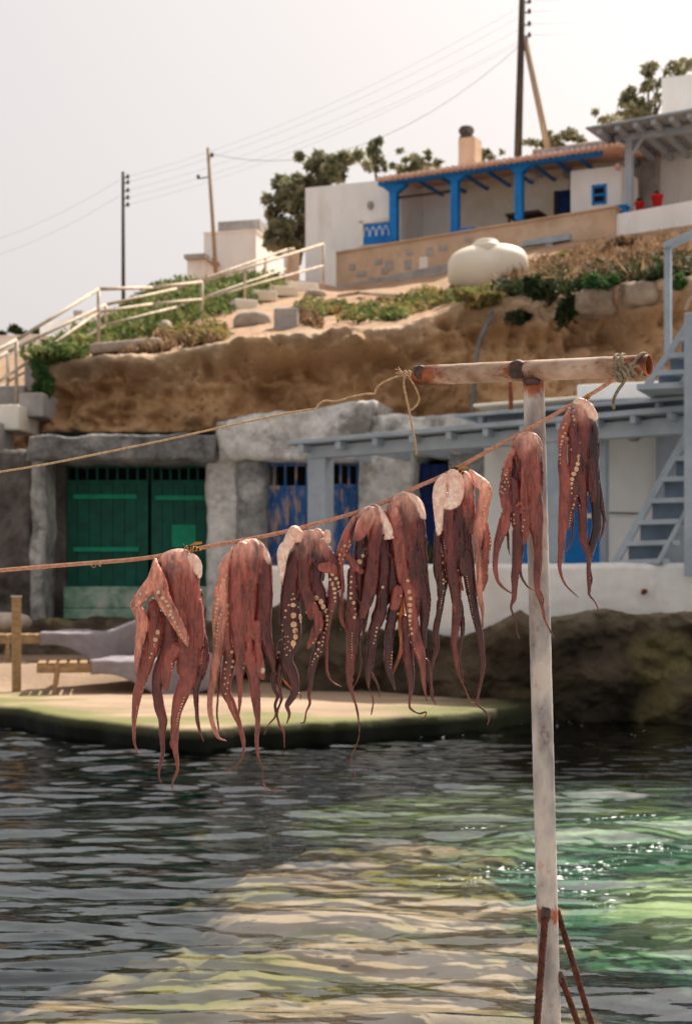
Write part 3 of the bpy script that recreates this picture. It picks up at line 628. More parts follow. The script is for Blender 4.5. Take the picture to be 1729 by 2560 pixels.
def pot(label, px, py, w, h, off, plant):
    c = H.pt(px, py, off); k = H.Y(px, off) / F; t = thing('flower_pot', c, label, 'flower pot', 'red pots on the terrace')
    mb = MB(); mb.lathe([(w * .36 * k, 0), (w * .46 * k, h * .8 * k), (w * .52 * k, h * .8 * k), (w * .52 * k, h * k), (w * .44 * k, h * k), (w * .4 * k, h * .85 * k)], 14, c); mb.build('body', M['redpot'], t, True)
    leaves('plant', M['leaf_dark'], [((c.x, c.y, c.z + h * k * 1.15), (w * .35 * k, w * .35 * k, h * .3 * k), plant)], 0.06, t, 6)
pot('small red flower pot with a little plant on the terrace parapet', 1597, 524, 26, 18, 0.3, 60)
pot('larger red flower pot on the terrace parapet near the right edge', 1641, 515, 31, 27, 0.3, 14)

# water tank
tk = thing('water_tank', hill_pt(1220, 735), 'bulbous cream plastic water tank lying below the tan wall', 'water tank')
tY = hill_pt(1220, 722).y; c = P(1218, 672, tY); k = tY / F
NU, NV = 40, 28; U, V = np.meshgrid(np.linspace(0, 2 * np.pi, NU, endpoint=False), np.linspace(0.02, np.pi - .02, NV))
lob = 1 + 0.05 * np.cos(6 * np.linspace(-1, 1, NV))[:, None] * 0
xx = -np.cos(V); rr_ = np.sin(V) ** 0.62; rr_ = rr_ * (1 - 0.10 * np.exp(-((xx + .02) / .16) ** 2) * (np.sin(U) > 0.2))
vv = np.stack([c.x + 100 * k * xx, c.y + 62 * k * rr_ * np.cos(U), c.z + 62 * k * rr_ * np.sin(U) + 0.04 * xx], -1).reshape(-1, 3)
i = np.arange(NV - 1)[:, None] * NU; j = np.arange(NU)[None, :]; j2 = (j + 1) % NU
mesh_np('body', vv, np.stack([(i + j).ravel(), (i + j2).ravel(), (i + NU + j2).ravel(), (i + NU + j).ravel()], 1), M['tank'], tk)
mb = MB(); mb.lathe([(44 * k, -26 * k), (40 * k, -4 * k), (38 * k, 0), (30 * k, 2 * k), (30 * k, 9 * k), (25 * k, 12 * k)], 20, (c.x - 0.02, c.y, c.z + 58 * k)); mb.build('lid', M['tank'], tk, True)
mb = MB(); mb.tube([(c.x + 96 * k, c.y - .1, c.z - 25 * k), (c.x + 112 * k, c.y - .12, c.z - 28 * k), (c.x + 118 * k, c.y - .12, c.z - 58 * k)], 0.022, 8); mb.build('outlet_pipe', M['hose'], tk, True)

# ------------------------------------------------------------------ power poles and wires
def pole(label, base, top, r, m, ins, extra=None):
    base, top = Vector(base), Vector(top); t = thing('power_pole', base, label, 'power pole', 'power poles on the hill')
    mb = MB(); mb.tube([base, base.lerp(top, .5), top], [r * 1.15, r, r * .85], 10); mb.build('shaft', m, t, True)
    for q in ins:
        q = Vector(q); s = base.lerp(top, (q.z - base.z) / (top.z - base.z)); mb = MB(); mb.tube([s, q + Vector((0, 0, -.05))], 0.025, 5); b = mb.build('bracket', M['wire'], t, True)
        mb = MB(); mb.lathe([(0.03, -.06), (0.06, -.04), (0.045, 0.0), (0.06, 0.03), (0.03, 0.08)], 8, q); mb.build('insulator', M['polewood'], b, True)
    return t
A = lambda px, py: P(px, py, 42)
pl3 = pole('tall dark power pole with a bracing strut behind the tiled porch', A(1292, 450), A(1306, -60), 0.105, M['polewood'], [A(1322, y) for y in (4, 29, 60, 88)])
mb = MB(); mb.tube([A(1311, 96), A(1374, 400)], [0.085, 0.10], 8); mb.build('brace', M['polepale'], pl3, True)
B = lambda px, py: P(px, py, 48)
pl1 = pole('thin dark power pole with stacked insulators on the left', B(309, 830), B(308, 430), 0.06, M['polewood'], [B(320, y) for y in (442, 456, 476, 494, 512)])
Cc = lambda px, py: P(px, py, 46)
pl2 = pole('pale leaning power pole between the dark pole and the tree', Cc(541, 700), Cc(520, 370), 0.062, M['polepale'], [Cc(530, 388), Cc(496, 443)])
def wire(label, a, b, sag, r=0.0036):
    a, b = Vector(a), Vector(b); pts = [a.lerp(b, s / 14) - Vector((0, 0, sag * 4 * (s / 14) * (1 - s / 14))) for s in range(15)]
    mb = MB(); mb.tube(pts, r, 4); tag(mb.build('power_wire', M['wire'], None, True), label, 'wire', 'overhead wires')
for i, y in enumerate((442, 456, 476, 494, 512)):
    wire('overhead wire number %s down from the top insulator of the thin dark pole, running right' % ('one', 'two', 'three', 'four', 'five')[i], B(320, y), A(1322, (4, 29, 60, 88, 95)[i]), 0.5)
wire('overhead wire from the tip of the pale pole towards the tree', Cc(530, 385), A(1314, 100), 1.4, 0.008)
for i, y in enumerate((4, 29, 60, 88)):
    wire('overhead wire number %s down at the tall braced pole, leaving to the right' % ('one', 'two', 'three', 'four')[i], A(1322, y), P(1990, y - 100, 60), 0.4)
for i in range(2): wire('overhead wire leaving the thin dark pole to the left, %s one' % ('upper', 'lower')[i], B(300, 450 + 40 * i), P(-200, 640 + 40 * i, 60), 0.5, 0.005)

# ------------------------------------------------------------------ stairs with railings on the left hill
def railing(label, pts, posts, mids, r=0.026):
    """pts / mids: (px, py, Y) polylines of the top and middle rails; posts: (px, top, bottom, Y)"""
    t = thing('stair_railing', P(*[(q[0], q[2], q[3]) for q in posts][0]), label, 'railing', 'painted pipe railings of the hill stairs')
    for a, b in zip(pts[:-1], pts[1:]):
        mb = MB(); mb.tube([P(*a), P(*b)], r, 8); mb.build('top_rail', M['rail'], t, True)
    for a, b in zip(mids[:-1], mids[1:]):
        mb = MB(); mb.tube([P(*a), P(*b)], r * .85, 8); mb.build('middle_rail', M['rail'], t, True)
    for px, a, b, Y in posts:
        mb = MB(); mb.tube([P(px, b, Y), P(px, a, Y)], r, 8); mb.build('post', M['rail'], t, True)
railing('nearer pipe railing climbing from the left edge to the stair head', [(-60, 905, 21.6), (42, 850, 22.2), (247, 723, 24.0), (380, 719, 26), (505, 705, 28.0), (808, 610, 34.0)],
        [(42, 850, 1015, 22.2), (247, 723, 862, 24.0), (505, 705, 822, 28.0), (612, 671, 768, 30), (808, 610, 722, 34.0)], [(-60, 990, 21.6), (42, 925, 22.2), (247, 780, 24.0), (380, 760, 26), (505, 748, 28.0), (808, 664, 34.0)], 0.03)
railing('farther pipe railing behind the green bank of the stairs', [(-60, 930, 23.4), (20, 880, 23.8), (265, 762, 25.6), (440, 722, 28.6), (717, 624, 34.6), (735, 622, 35.2)],
        [(20, 880, 1010, 23.8), (265, 762, 820, 25.6), (663, 640, 702, 33.4), (714, 625, 735, 34.6)], [(-60, 1010, 23.4), (20, 955, 23.8), (265, 812, 25.6), (440, 768, 28.6), (714, 672, 34.6)], 0.028)
stp = thing('hill_stairs', hill_pt(60, 1000), 'pale concrete stair steps at the left end of the cliff', 'stairs')
for i, (px0, px1, top, bot, Y) in enumerate(((46, 108, 982, 1042, 22.0), (-30, 47, 1012, 1075, 21.7), (-140, -20, 1050, 1150, 21.3), (60, 106, 900, 985, 22.9), (-60, 62, 965, 1020, 22.9))):
    pl = PL(px0, Y, 0.15); pbox(pl, 'step', M['cement'] if i != 1 else M['white_dirty'], stp, px0, px1, (top, top - 2), (bot, bot), 0.0, -0.9, 0.03)
for i, (px, py, w) in enumerate(((655, 752, 60), (700, 738, 70), (745, 728, 80), (600, 775, 60))):
    c = hill_pt(px, py); k = c.y / F; mb = MB(); mb.box((c.x, c.y, c.z), (w * k, 1.0, 0.24), 0.2 + 0.05 * i); mb.build('step', M['white_dirty'], stp, False, 0.03)
kb = PL(225, 23.0, 0.05)
tag(pbox(kb, 'stone_kerb', M['stone'], None, 222, 402, (857, 842), (885, 868), 0.2, -0.2, 0.06), 'long low stone kerb along the cliff top at the left', 'kerb')
tag(pbox(PL(683, 23.4, 0.0), 'concrete_block', M['cement'], None, 684, 744, (770, 768), (850, 850), 0.0, -0.45, 0.03), 'upright grey concrete block at the cliff edge', 'concrete block')
for i, (px0, px1, t, b, lab) in enumerate(((586, 682, 782, 835, 'grey flat stone slab left of the upright concrete block'), (762, 815, 728, 752, 'dark rough stone at the foot of the stair wall'), (400, 432, 800, 860, 'pale broken stone in the green bank above the kerb'))):
    c = hill_pt((px0 + px1) / 2, (t + b) / 2); k = c.y / F
    rock('stone_slab', M['stone'], (c.x, c.y, c.z), ((px1 - px0) / 2 * k, .3, (b - t) / 2 * k), 40 + i, lab, 'stone', sub=28, amp=0.15)
# loose boulders along the cliff top
for i, (px0, px1, t, b, lab) in enumerate(((1440, 1545, 722, 790, 'cracked sandy boulder under the bright green bush'), (1550, 1660, 700, 765, 'pale rock outcrop beside the handrail post'))):
    Y = float(interp(YL, (px0 + px1) / 2)) - 0.05; a, b2 = P(px0, b, Y), P(px1, t, Y)
    rock('boulder', M['lip'], ((a.x + b2.x) / 2, Y + .2, (a.z + b2.z) / 2), ((b2.x - a.x) / 2, .45, (b2.z - a.z) / 2), 60 + i, lab, 'rock', 'boulders along the cliff top', sub=48, amp=0.45, fq=2.4, power=0.6)

# ------------------------------------------------------------------ ground cover, shrubs and grass on the hill
def clumps(name, m, label, regions, n, leaf, rad, seed, kind='stuff', cat='plants', up=0.3, aspect=2.0):
    rr = random.Random(seed); bl = []
    for i in range(n):
        x0, x1, f0, f1 = rr.choice(regions); px = rr.uniform(x0, x1); t0 = f0(px) if callable(f0) else f0; t1 = f1(px) if callable(f1) else f1
        q = hill_pt(px, rr.uniform(t0, t1)); r = rad * rr.uniform(.5, 1.3)
        bl.append(((q.x, q.y, q.z + r * .2), (r * 1.3, r * 1.3, r * .8), int(26 * (r / rad) ** 2) + 6))
    o = leaves(name, m, bl, leaf, None, seed, aspect, up, True)
    return tag(o, label, cat, kind=kind)
bank0 = lambda px: np.interp(px, [100, 200, 300, 400, 480, 560, 700], [905, 850, 800, 740, 722, 712, 705])
bank1 = lambda px: np.interp(px, [100, 200, 300, 400, 480, 560, 700], [960, 885, 860, 835, 815, 790, 720])
clumps('ground_cover', M['leaf_green'], 'green succulent ground cover on the bank between the stair railings', [(110, 690, bank0, bank1)] * 3 + [(330, 620, lambda p: 715, lambda p: 770)], 620, 0.075, 0.30, 3)
clumps('ground_cover', M['leaf_olive'], 'yellowish creeping ground cover along the cliff top below the tan wall', [(760, 860, 765, 790), (850, 1120, lambda p: np.interp(p, [850, 1120], [772, 735]), lambda p: np.interp(p, [850, 1120], [812, 772])), (420, 560, 820, 860), (1020, 1220, 735, 760)], 190, 0.06, 0.16, 5)
clumps('ground_cover', M['leaf_green'], 'green creeping ground cover patches right of the concrete block', [(755, 830, 760, 795), (850, 1010, 770, 805), (1000, 1200, 745, 765)], 90, 0.06, 0.16, 15)
clumps('dry_grass', M['leaf_dry'], 'brown dry grass and stalks on the slope at the right', [(1270, 1729, lambda p: np.interp(p, [1270, 1420, 1729], [690, 640, 590]), lambda p: np.interp(p, [1270, 1420, 1729], [738, 730, 690]))], 260, 0.032, 0.22, 7, up=0.8, aspect=6)
clumps('undergrowth', M['leaf_dark'], 'dark green undergrowth along the cliff lip at the right', [(1250, 1729, lambda p: np.interp(p, [1250, 1420, 1729], [715, 690, 660]), lambda p: np.interp(p, [1250, 1420, 1729], [745, 742, 700]))], 150, 0.05, 0.2, 17)
clumps('dry_grass', M['leaf_dry'], 'small dry grass tufts along the cliff lip at the left', [(400, 540, 845, 872), (720, 800, 790, 820), (250, 420, 872, 885)], 60, 0.045, 0.12, 8, up=1.0, aspect=5)
def shrub(label, px, py, rx, ry, m, n, leaf, seed, Y=None, group='shrubs on the slope'):
    Y = float(interp(YL, px)) - 0.25 if Y == -1 else Y; c = P(px, py, Y) if Y else hill_pt(px, py); k = c.y / F; t = thing('shrub', (c.x, c.y, c.z - ry * k), label, 'shrub', group)
    mb = MB()
    for j in range(5): mb.tube([(c.x, c.y, c.z - ry * k), (c.x + random.uniform(-.6, .6) * rx * k, c.y + random.uniform(-.2, .2), c.z + random.uniform(-.2, .5) * ry * k)], [0.02, 0.006], 5)
    mb.build('stem', M['trunk'], t, True)
    rr = random.Random(seed); bl = [((c.x + rr.gauss(0, .4) * rx * k, c.y + rr.gauss(0, .3) * rx * k, c.z + rr.gauss(0, .4) * ry * k), (rx * k * .5, rx * k * .5, ry * k * .5), n // 9) for _ in range(9)]
    leaves('foliage', m, bl, leaf, t, seed)
shrub('bright green round bush under the dry grass at the right', 1497, 712, 44, 22, M['leaf_bright'], 900, 0.05, 21, -1)
shrub('small bright green bush behind the grey handrail post', 1692, 710, 20, 13, M['leaf_bright'], 300, 0.05, 22, -1)
shrub('dark green plant hanging down the cliff below the dry grass', 1414, 775, 26, 44, M['leaf_dark'], 700, 0.06, 23, -1)
shrub('small dark plant clinging to the cliff beside the hose', 1290, 795, 22, 16, M['leaf_dark'], 300, 0.06, 24, -1)
shrub('dark green shrub mass right of the water tank', 1310, 735, 60, 36, M['leaf_dark'], 1300, 0.06, 25)
shrub('yellow green shrub above the dark shrub mass', 1425, 668, 40, 30, M['leaf_olive'], 800, 0.05, 26)
shrub('mixed brown shrub at the right shoulder of the tank', 1330, 690, 52, 34, M['leaf_dry'], 1000, 0.055, 27)
shrub('brown dry bush in the middle of the slope below the white parapet', 1520, 640, 70, 28, M['leaf_dry'], 1200, 0.055, 28)
shrub('brown dry bush behind the handrail post at the right', 1650, 650, 80, 40, M['leaf_dry'], 1500, 0.055, 29)
shrub('dark leafy shrub hanging over the lip left of the bright green bush', 1370, 735, 50, 30, M['leaf_dark'], 900, 0.055, 35, -1)
shrub('grey-brown shrub spilling over the cliff lip below the tank', 1200, 748, 56, 18, M['leaf_olive'], 700, 0.05, 36, -1)
shrub('dark shrub in shade under the brown bushes at the right', 1590, 690, 60, 24, M['leaf_dark'], 700, 0.055, 33)
shrub('trailing dark green bush at the left end of the cliff', 105, 950, 26, 48, M['leaf_bright'], 900, 0.06, 30, 22.3)
shrub('dark green bush at the top of the bank below the tree', 672, 715, 30, 20, M['leaf_dark'], 500, 0.07, 31)
shrub('dark rounded clump in the green bank left of the upper stairs', 570, 772, 34, 20, M['leaf_bright'], 500, 0.06, 32)
# hose, pipe and iron rod on the cliff
mb = MB(); mb.tube([P(1232, 780, 20.6), P(1215, 815, 20.5), P(1198, 850, 20.5), P(1188, 905, 20.4), P(1180, 1010, 20.4), P(1182, 1060, 20.3)], 0.035, 7)
tag(mb.build('hose', M['hose'], None, True), 'grey hose hanging down the cliff face left of the crossbar', 'hose')
mb = MB(); mb.tube([hill_pt(845, 752) + Vector((0, 0, .1)), hill_pt(900, 742) + Vector((0, 0, .1)), hill_pt(950, 748) + Vector((0, 0, .1)), hill_pt(1010, 750) + Vector((0, 0, .08))], 0.04, 7)
tag(mb.build('pipe', M['rail'], None, True), 'pale pipe lying along the foot of the tan wall', 'pipe')

# ------------------------------------------------------------------ the green boat garage
G = PL(340, 21.2, 0.0)
gar = thing('boat_garage', G.pt(340, 1560), 'boat garage dug into the cliff with a big green double door', 'garage')
def roughbox(pl, name, m, parent, px0, px1, top, bot, off1, off0, amp, seed, nu=60, nv=44, roundness=0.07):
    """a plastered block with an uneven hand-made front"""
    t = top if isinstance(top, (tuple, list)) else (top, top); b = bot if isinstance(bot, (tuple, list)) else (bot, bot)
    A_, B_, C_, D_ = [np.array(pl.pt(*q, off1)) for q in ((px0, b[0]), (px1, b[1]), (px1, t[1]), (px0, t[0]))]
    n_ = np.array(pl.n); U, V = np.meshgrid(np.linspace(0, 1, nu), np.linspace(0, 1, nv))
    Q = (A_ * (1 - U[..., None]) + B_ * U[..., None]) * (1 - V[..., None]) + (D_ * (1 - U[..., None]) + C_ * U[..., None]) * V[..., None]
    nz = fbm(Q[..., 0] * 1.6, Q[..., 2] * 1.6, 0, 4, seed) * .8 + .55 * fbm(Q[..., 0] * 6, Q[..., 2] * 6, 0, 4, seed + 7)
    ed = np.minimum(np.minimum(U, 1 - U) * np.linalg.norm(B_ - A_), np.minimum(V, 1 - V) * np.linalg.norm(D_ - A_))
    rd = roundness * np.clip(1 - ed / max(roundness, 1e-3), 0, 1) ** 2
    edge = np.exp(-ed / 0.12)
    Q = Q + n_ * (amp * nz - rd)[..., None]
    Q[..., 0] += amp * 0.7 * edge * fbm(Q[..., 2] * 3, Q[..., 0] * 1, 4, 4, seed + 1); Q[..., 2] += amp * 0.7 * edge * fbm(Q[..., 0] * 3, Q[..., 2], 8, 4, seed + 2)
    Vf = Q.reshape(-1, 3); per = [i for i in range(nu)] + [r * nu + nu - 1 for r in range(1, nv)] + [(nv - 1) * nu + i for i in range(nu - 2, -1, -1)] + [r * nu for r in range(nv - 2, 0, -1)]
    Bk = Vf[per] - n_ * (off1 - off0); Vall = np.concatenate([Vf, Bk]); nb = len(Vf); k = len(per)
    f = [tuple(q) for q in gridfaces(nv, nu)] + [(per[(i + 1) % k], per[i], nb + i, nb + (i + 1) % k) for i in range(k)]
    return mesh_np(name, Vall, np.array(f), m, parent, True)
roughbox(G, 'pillar', M['dark_plaster'], gar, -160, 84, (1150, 1120), (1600, 1600), 0.35, -1.0, 0.14, 3)
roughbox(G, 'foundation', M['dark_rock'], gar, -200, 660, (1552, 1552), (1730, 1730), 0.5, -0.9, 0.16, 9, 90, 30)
roughbox(G, 'jamb', M['grey_plaster'], gar, 74, 112, (1130, 1120), (1600, 1600), 0.42, -0.6, 0.06, 4)
roughbox(G, 'lintel', M['lintel'], gar, 70, 536, (1090, 1082), (1152, 1150), 0.50, -0.9, 0.08, 5, 110, 36, 0.05)
roughbox(G, 'pillar', M['pale_plaster'], gar, 514, 598, (1120, 1110), (1600, 1600), 0.15, -0.9, 0.05, 6)
pbox(G, 'side_wall', M['dark_plaster'], gar, 105, 165, 1120, 1600, -0.35, -1.5)
pbox(G, 'door_step', M['sill'], gar, 158, 522, 1466, 1522, -0.05, -0.9, 0.03)
pbox(G, 'door_step', M['red'], gar, 385, 522, 1522, 1542, -0.03, -0.9, 0.02)
pbox(G, 'door_step', M['sill'], gar, 158, 384, 1522, 1548, -0.04, -0.9, 0.02)
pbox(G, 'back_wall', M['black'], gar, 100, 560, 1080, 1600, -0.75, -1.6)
def plank_door(pl, parent, px0, px1, top, bot, off, nplank, m, rails, grille=None, railm=None, panel=None, bars=None):
    d = thing('door', pl.pt((px0 + px1) / 2, bot, off), None, None); d.parent = parent; d.matrix_parent_inverse = Matrix.Translation(-parent.location)
    w = (px1 - px0) / nplank; gt = grille if grille else top
    for i in range(nplank):
        pbox(pl, 'plank', m, d, px0 + i * w + .4, px0 + (i + 1) * w - .4, gt, bot, off + random.uniform(-.006, .006), off - 0.05, 0.004)
    if grille:
        pbox(pl, 'grille_rail', m, d, px0, px1, top, top + 9, off + .01, off - 0.05); pbox(pl, 'grille_rail', m, d, px0, px1, gt, gt + 10, off + .02, off + 0.006)
        nb = bars or nplank
        for i in range(nb + 1):
            x = px0 + (px1 - px0 - 4) * i / nb; pbox(pl, 'bar', m, d, x, x + 5, top + 9, gt, off, off - 0.04)
    for (a, b, y0, y1) in rails: pbox(pl, 'door_rail', railm or m, d, a, b, y0, y1, off + 0.04, off + 0.004)
    if panel: pbox(pl, 'panel', railm or m, d, *panel, off + 0.03, off + 0.004)
    return d
plank_door(G, gar, 165, 371, 1160, 1466, -0.45, 7, M['green'], [(184, 342, 1236, 1247), (184, 347, 1368, 1379)], 1200, M['green_light'], bars=8)
plank_door(G, gar, 378, 518, 1160, 1466, -0.45, 5, M['green'], [(388, 515, 1239, 1250)], 1200, M['green_light'], (430, 490, 1312, 1368), bars=6)

# ------------------------------------------------------------------ the plastered boat house with blue doors
Bh = PL(700, 20.6, 0.30)
bhs = thing('boat_house', Bh.pt(800, 1500), 'rough plastered boat house with worn blue doors behind the pergola', 'boat house')
roughbox(Bh, 'wall', M['pale_plaster'], bhs, 540, 930, (1050, 1000), (1152, 1150), 0.02, -1.2, 0.10, 21, 110, 36, 0.05)
roughbox(Bh, 'pillar', M['grey_plaster'], bhs, 590, 656, (1140, 1140), (1600, 1600), -0.12, -1.2, 0.03, 22)
roughbox(Bh, 'pillar', M['pale_plaster'], bhs, 893, 1034, (1130, 1120), (1560, 1560), 0.02, -1.2, 0.05, 23)
roughbox(Bh, 'wall', M['pale_plaster'], bhs, 925, 1250, (1040, 1030), (1145, 1135), 0.0, -1.2, 0.12, 24, 50, 24)
roughbox(Bh, 'pillar', M['grey_plaster'], bhs, 1118, 1250, (1130, 1120), (1560, 1560), 0.0, -1.2, 0.04, 25)
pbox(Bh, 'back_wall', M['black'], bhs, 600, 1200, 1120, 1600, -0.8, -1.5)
plank_door(Bh, bhs, 656, 768, 1156, 1440, -0.35, 5, M['blue_worn'], [(656, 768, 1390, 1402)], 1214, None, bars=4)
plank_door(Bh, bhs, 806, 894, 1152, 1440, -0.35, 4, M['blue_worn'], [], 1210, None, bars=4)
plank_door(Bh, bhs, 1032, 1120, 1160, 1460, -0.35, 4, M['navy'], [(1032, 1120, 1250, 1262)], None)

# right white building under the pergola
W = PL(1500, 16.9, 0.50)
wb = thing('white_house', W.pt(1560, 1450), 'white ground floor building with blue doors behind the wooden ladder stair', 'house')
pbox(W, 'wall', M['white'], wb, 1210, 1640, (1085, 1045), (1520, 1520), -1.1, -1.6)
pbox(W, 'wall', M['bluegrey'], wb, 1638, 1900, (1060, 1020), (1520, 1520), -0.9, -1.6)
for a, b, t in ((1290, 1325, 1340), (1398, 1497, 1240)):
    d = pbox(W, 'door', M['blue'], wb, a, b, (t, t - 2), (1480, 1480), -1.04, -1.09)
    pbox(W, 'door_rail', M['blue'], d, a + 6, b - 6, (t + 60, t + 59), (t + 72, t + 71), -1.02, -1.035)
pbox(W, 'door_rail', M['white'], wb, 1462, 1480, (1284, 1283), (1296, 1295), -1.0, -1.035)
mb = MB(); mb.ball(W.pt(1583, 1092, -1.05), (0.085, 0.05, 0.065)); mb.build('wall_lamp', M['stone'], wb, True)
mb = MB(); mb.tube([W.pt(1520, 1282, -1.04), W.pt(1600, 1284, -1.04)], 0.012, 6); mb.build('pipe', M['hose'], wb, True)
pbox(W, 'roof_slab', M['white'], wb, 1440, 1900, (962, 940), (1002, 985), -0.6, -3.5, 0.02)
pbox(W, 'roof_slab', M['white_dirty'], wb, 1180, 1442, (1010, 990), (1018, 998), -0.7, -4.2, 0.02)

# the grey-blue timber pergola in front of it
Pg = PL(1200, 17.6, 0.62)
pg = thing('pergola', Pg.pt(789, 1440), 'grey-blue timber pergola running along the front of the boat house', 'pergola')
pbox(Pg, 'post', M['bluegrey'], pg, 768, 812, (1140, 1138), (1500, 1500), 0.0, -0.22, 0.008)
pbox(Pg, 'post', M['bluegrey'], pg, 1362, 1396, (1085, 1082), (1500, 1500), 0.0, -0.18, 0.008)
pbox(Pg, 'post', M['bluegrey'], pg, 1497, 1512, (1075, 1074), (1480, 1480), -0.3, -0.42, 0.008)
pbox(Pg, 'beam', M['bluegrey'], pg, 768, 1720, (1116, 1040), (1146, 1082), 0.03, -0.16, 0.008)
pbox(Pg, 'cap_board', M['bluegrey'], pg, 716, 1720, (1102, 1012), (1112, 1026), 0.22, -0.3, 0.006)
for i in range(11):
    px = 745 + i * 92; y = 1112 - (px - 716) * 0.0865
    mb = MB(); Pg.box(mb, px, px + 13, y + 1, y + 20, 0.20, -2.2); mb.build('rafter', M['bluegrey'], pg)
pbox(Pg, 'upper_frame', M['bluegrey'], pg, 1134, 1720, (1036, 988), (1044, 998), 0.15, -0.9, 0.006)
for px in (1193, 1635):
    y0 = 1040 - (px - 1134) * 0.078; pbox(Pg, 'strut', M['bluegrey'], pg, px, px + 12, y0 + 2, y0 + 36, 0.08, -0.06)
pbox(Pg, 'gap_shadow_board', M['navy'], pg, 1200, 1640, (1046, 1010), (1072, 1040), -0.55, -0.6)  # dark board added to stand for the shadow gap under the upper frame
# rusty rod standing on the pergola roof
a = Pg.pt(1276, 1030, -0.4); b = Pg.pt(1276, 950, -0.4); mb = MB(); mb.tube([a, b], 0.028, 7)
tag(mb.build('iron_rod', M['rust'], None, True), 'short rusty iron rod standing up from the pergola roof', 'rod')

# ladder stair at the right
S = PL(1640, 16.0, 0.45)
sd = thing('ladder_stair', S.pt(1600, 1420), 'steep blue-grey wooden ladder stair at the right edge', 'stair')
def strut(pl, name, parent, p0, p1, wpx, off1, off0, m):
    mb = MB(); q = [pl.pt(p0[0], p0[1], off1), pl.pt(p0[0] + wpx, p0[1], off1), pl.pt(p1[0] + wpx, p1[1], off1), pl.pt(p1[0], p1[1], off1)]
    mb.hexa(q + [x - pl.n * (off1 - off0) for x in q]); return mb.build(name, m, parent, False, 0.004)
strut(S, 'stringer', sd, (1524, 1410), (1712, 1072), 20, 0.0, -0.05, M['bluegrey'])
strut(S, 'stringer', sd, (1634, 1410), (1790, 1125), 12, 0.35, 0.30, M['bluegrey'])
strut(S, 'stringer', sd, (1604, 965), (1740, 762), 19, 0.0, -0.05, M['bluegrey'])
strut(S, 'stringer', sd, (1690, 965), (1826, 762), 13, 0.35, 0.30, M['bluegrey'])
for i, y in enumerate((1140, 1192, 1246, 1300, 1353, 1400)):
    x0 = 1712 - (y - 1072) * 0.556 + 6; mb = MB()
    q = [S.pt(x0, y + 12, 0.0), S.pt(x0 + 118, y + 8, 0.34), S.pt(x0 + 118, y - 4, 0.34), S.pt(x0, y, 0.0)]
    mb.hexa(q + [x + S.d * 0.02 - S.n * 0.30 for x in q]); mb.build('tread', M['bluegrey'], sd)
    pbox(S, 'riser', M['bluegrey_dark'], sd, x0 + 8, x0 + 92, (y + 11, y + 9), (y + 54, y + 52), -0.10, -0.12)
for i, y in enumerate((798, 840, 882, 926)):
    x0 = 1740 - (y - 762) * 0.67 + 6; mb = MB()
    q = [S.pt(x0, y + 12, 0.0), S.pt(x0 + 100, y + 8, 0.34), S.pt(x0 + 100, y - 4, 0.34), S.pt(x0, y, 0.0)]
    mb.hexa(q + [x + S.d * 0.02 - S.n * 0.30 for x in q]); mb.build('tread', M['bluegrey'], sd)
    pbox(S, 'riser', M['bluegrey_dark'], sd, x0 + 8, x0 + 92, (y + 11, y + 9), (y + 44, y + 42), -0.10, -0.12)
pbox(S, 'newel_post', M['bluegrey'], sd, 1708, 1740, (782, 780), (1440, 1440), 0.45, 0.33, 0.008)
pbox(S, 'handrail_post', M['bluegrey'], sd, 1658, 1674, (612, 606), (880, 880), -0.1, -0.2, 0.006)
mb = MB(); q = [S.pt(1656, 622, -0.05), S.pt(1900, 508, -0.05), S.pt(1900, 494, -0.05), S.pt(1656, 606, -0.05)]; mb.hexa(q + [x - S.n * 0.16 for x in q]); mb.build('handrail', M['bluegrey'], sd, False, 0.006)
pbox(S, 'landing', M['bluegrey'], sd, 1590, 1900, (960, 945), (974, 960), 0.35, -0.6)
mb = MB(); mb.tube([S.pt(1712, 775, 0.2), S.pt(1722, 750, 0.2), S.pt(1745, 735, 0.2)], 0.02, 6); mb.build('rope_end', M['rail'], sd, True)

# low white wall along the terrace, and the terrace floor behind it
lw = thing('low_wall', LOWW.pt(1200, 1540), 'long low white wall above the dark rocks', 'wall')
roughbox(LOWW, 'wall', M['wall_low'], lw, 636, 1950, (1414, 1404), (1600, 1600), 0.0, -0.32, 0.02, 31, 160, 60, 0.07)
mb = MB(); a = LOWW.pt(1612, 1478, -0.02); mb.tube([a, a + LOWW.n * 0.10, a + LOWW.n * 0.13 + Vector((0, 0, -.02))], 0.026, 10); mb.build('drain_pipe', M['rust'], lw, True)
mb = MB()
q = [LOWW.pt(600, 1470, -0.3), LOWW.pt(1980, 1470, -0.3)]
z = 1.16; mb.add([(q[0].x, q[0].y, z), (q[1].x, q[1].y, z), (q[1].x + 3, q[1].y + 6, z), (q[0].x + 1, q[0].y + 6, z)], [(0, 1, 2, 3)])
tag(mb.build('terrace_floor', M['white_dirty']), 'pale terrace floor behind the low white wall', 'floor', kind='structure')
shrub('small green plant behind the white wall near the blue door', 1070, 1385, 14, 30, M['leaf_bright'], 160, 0.05, 41, 18.2, 'plants on the terrace')

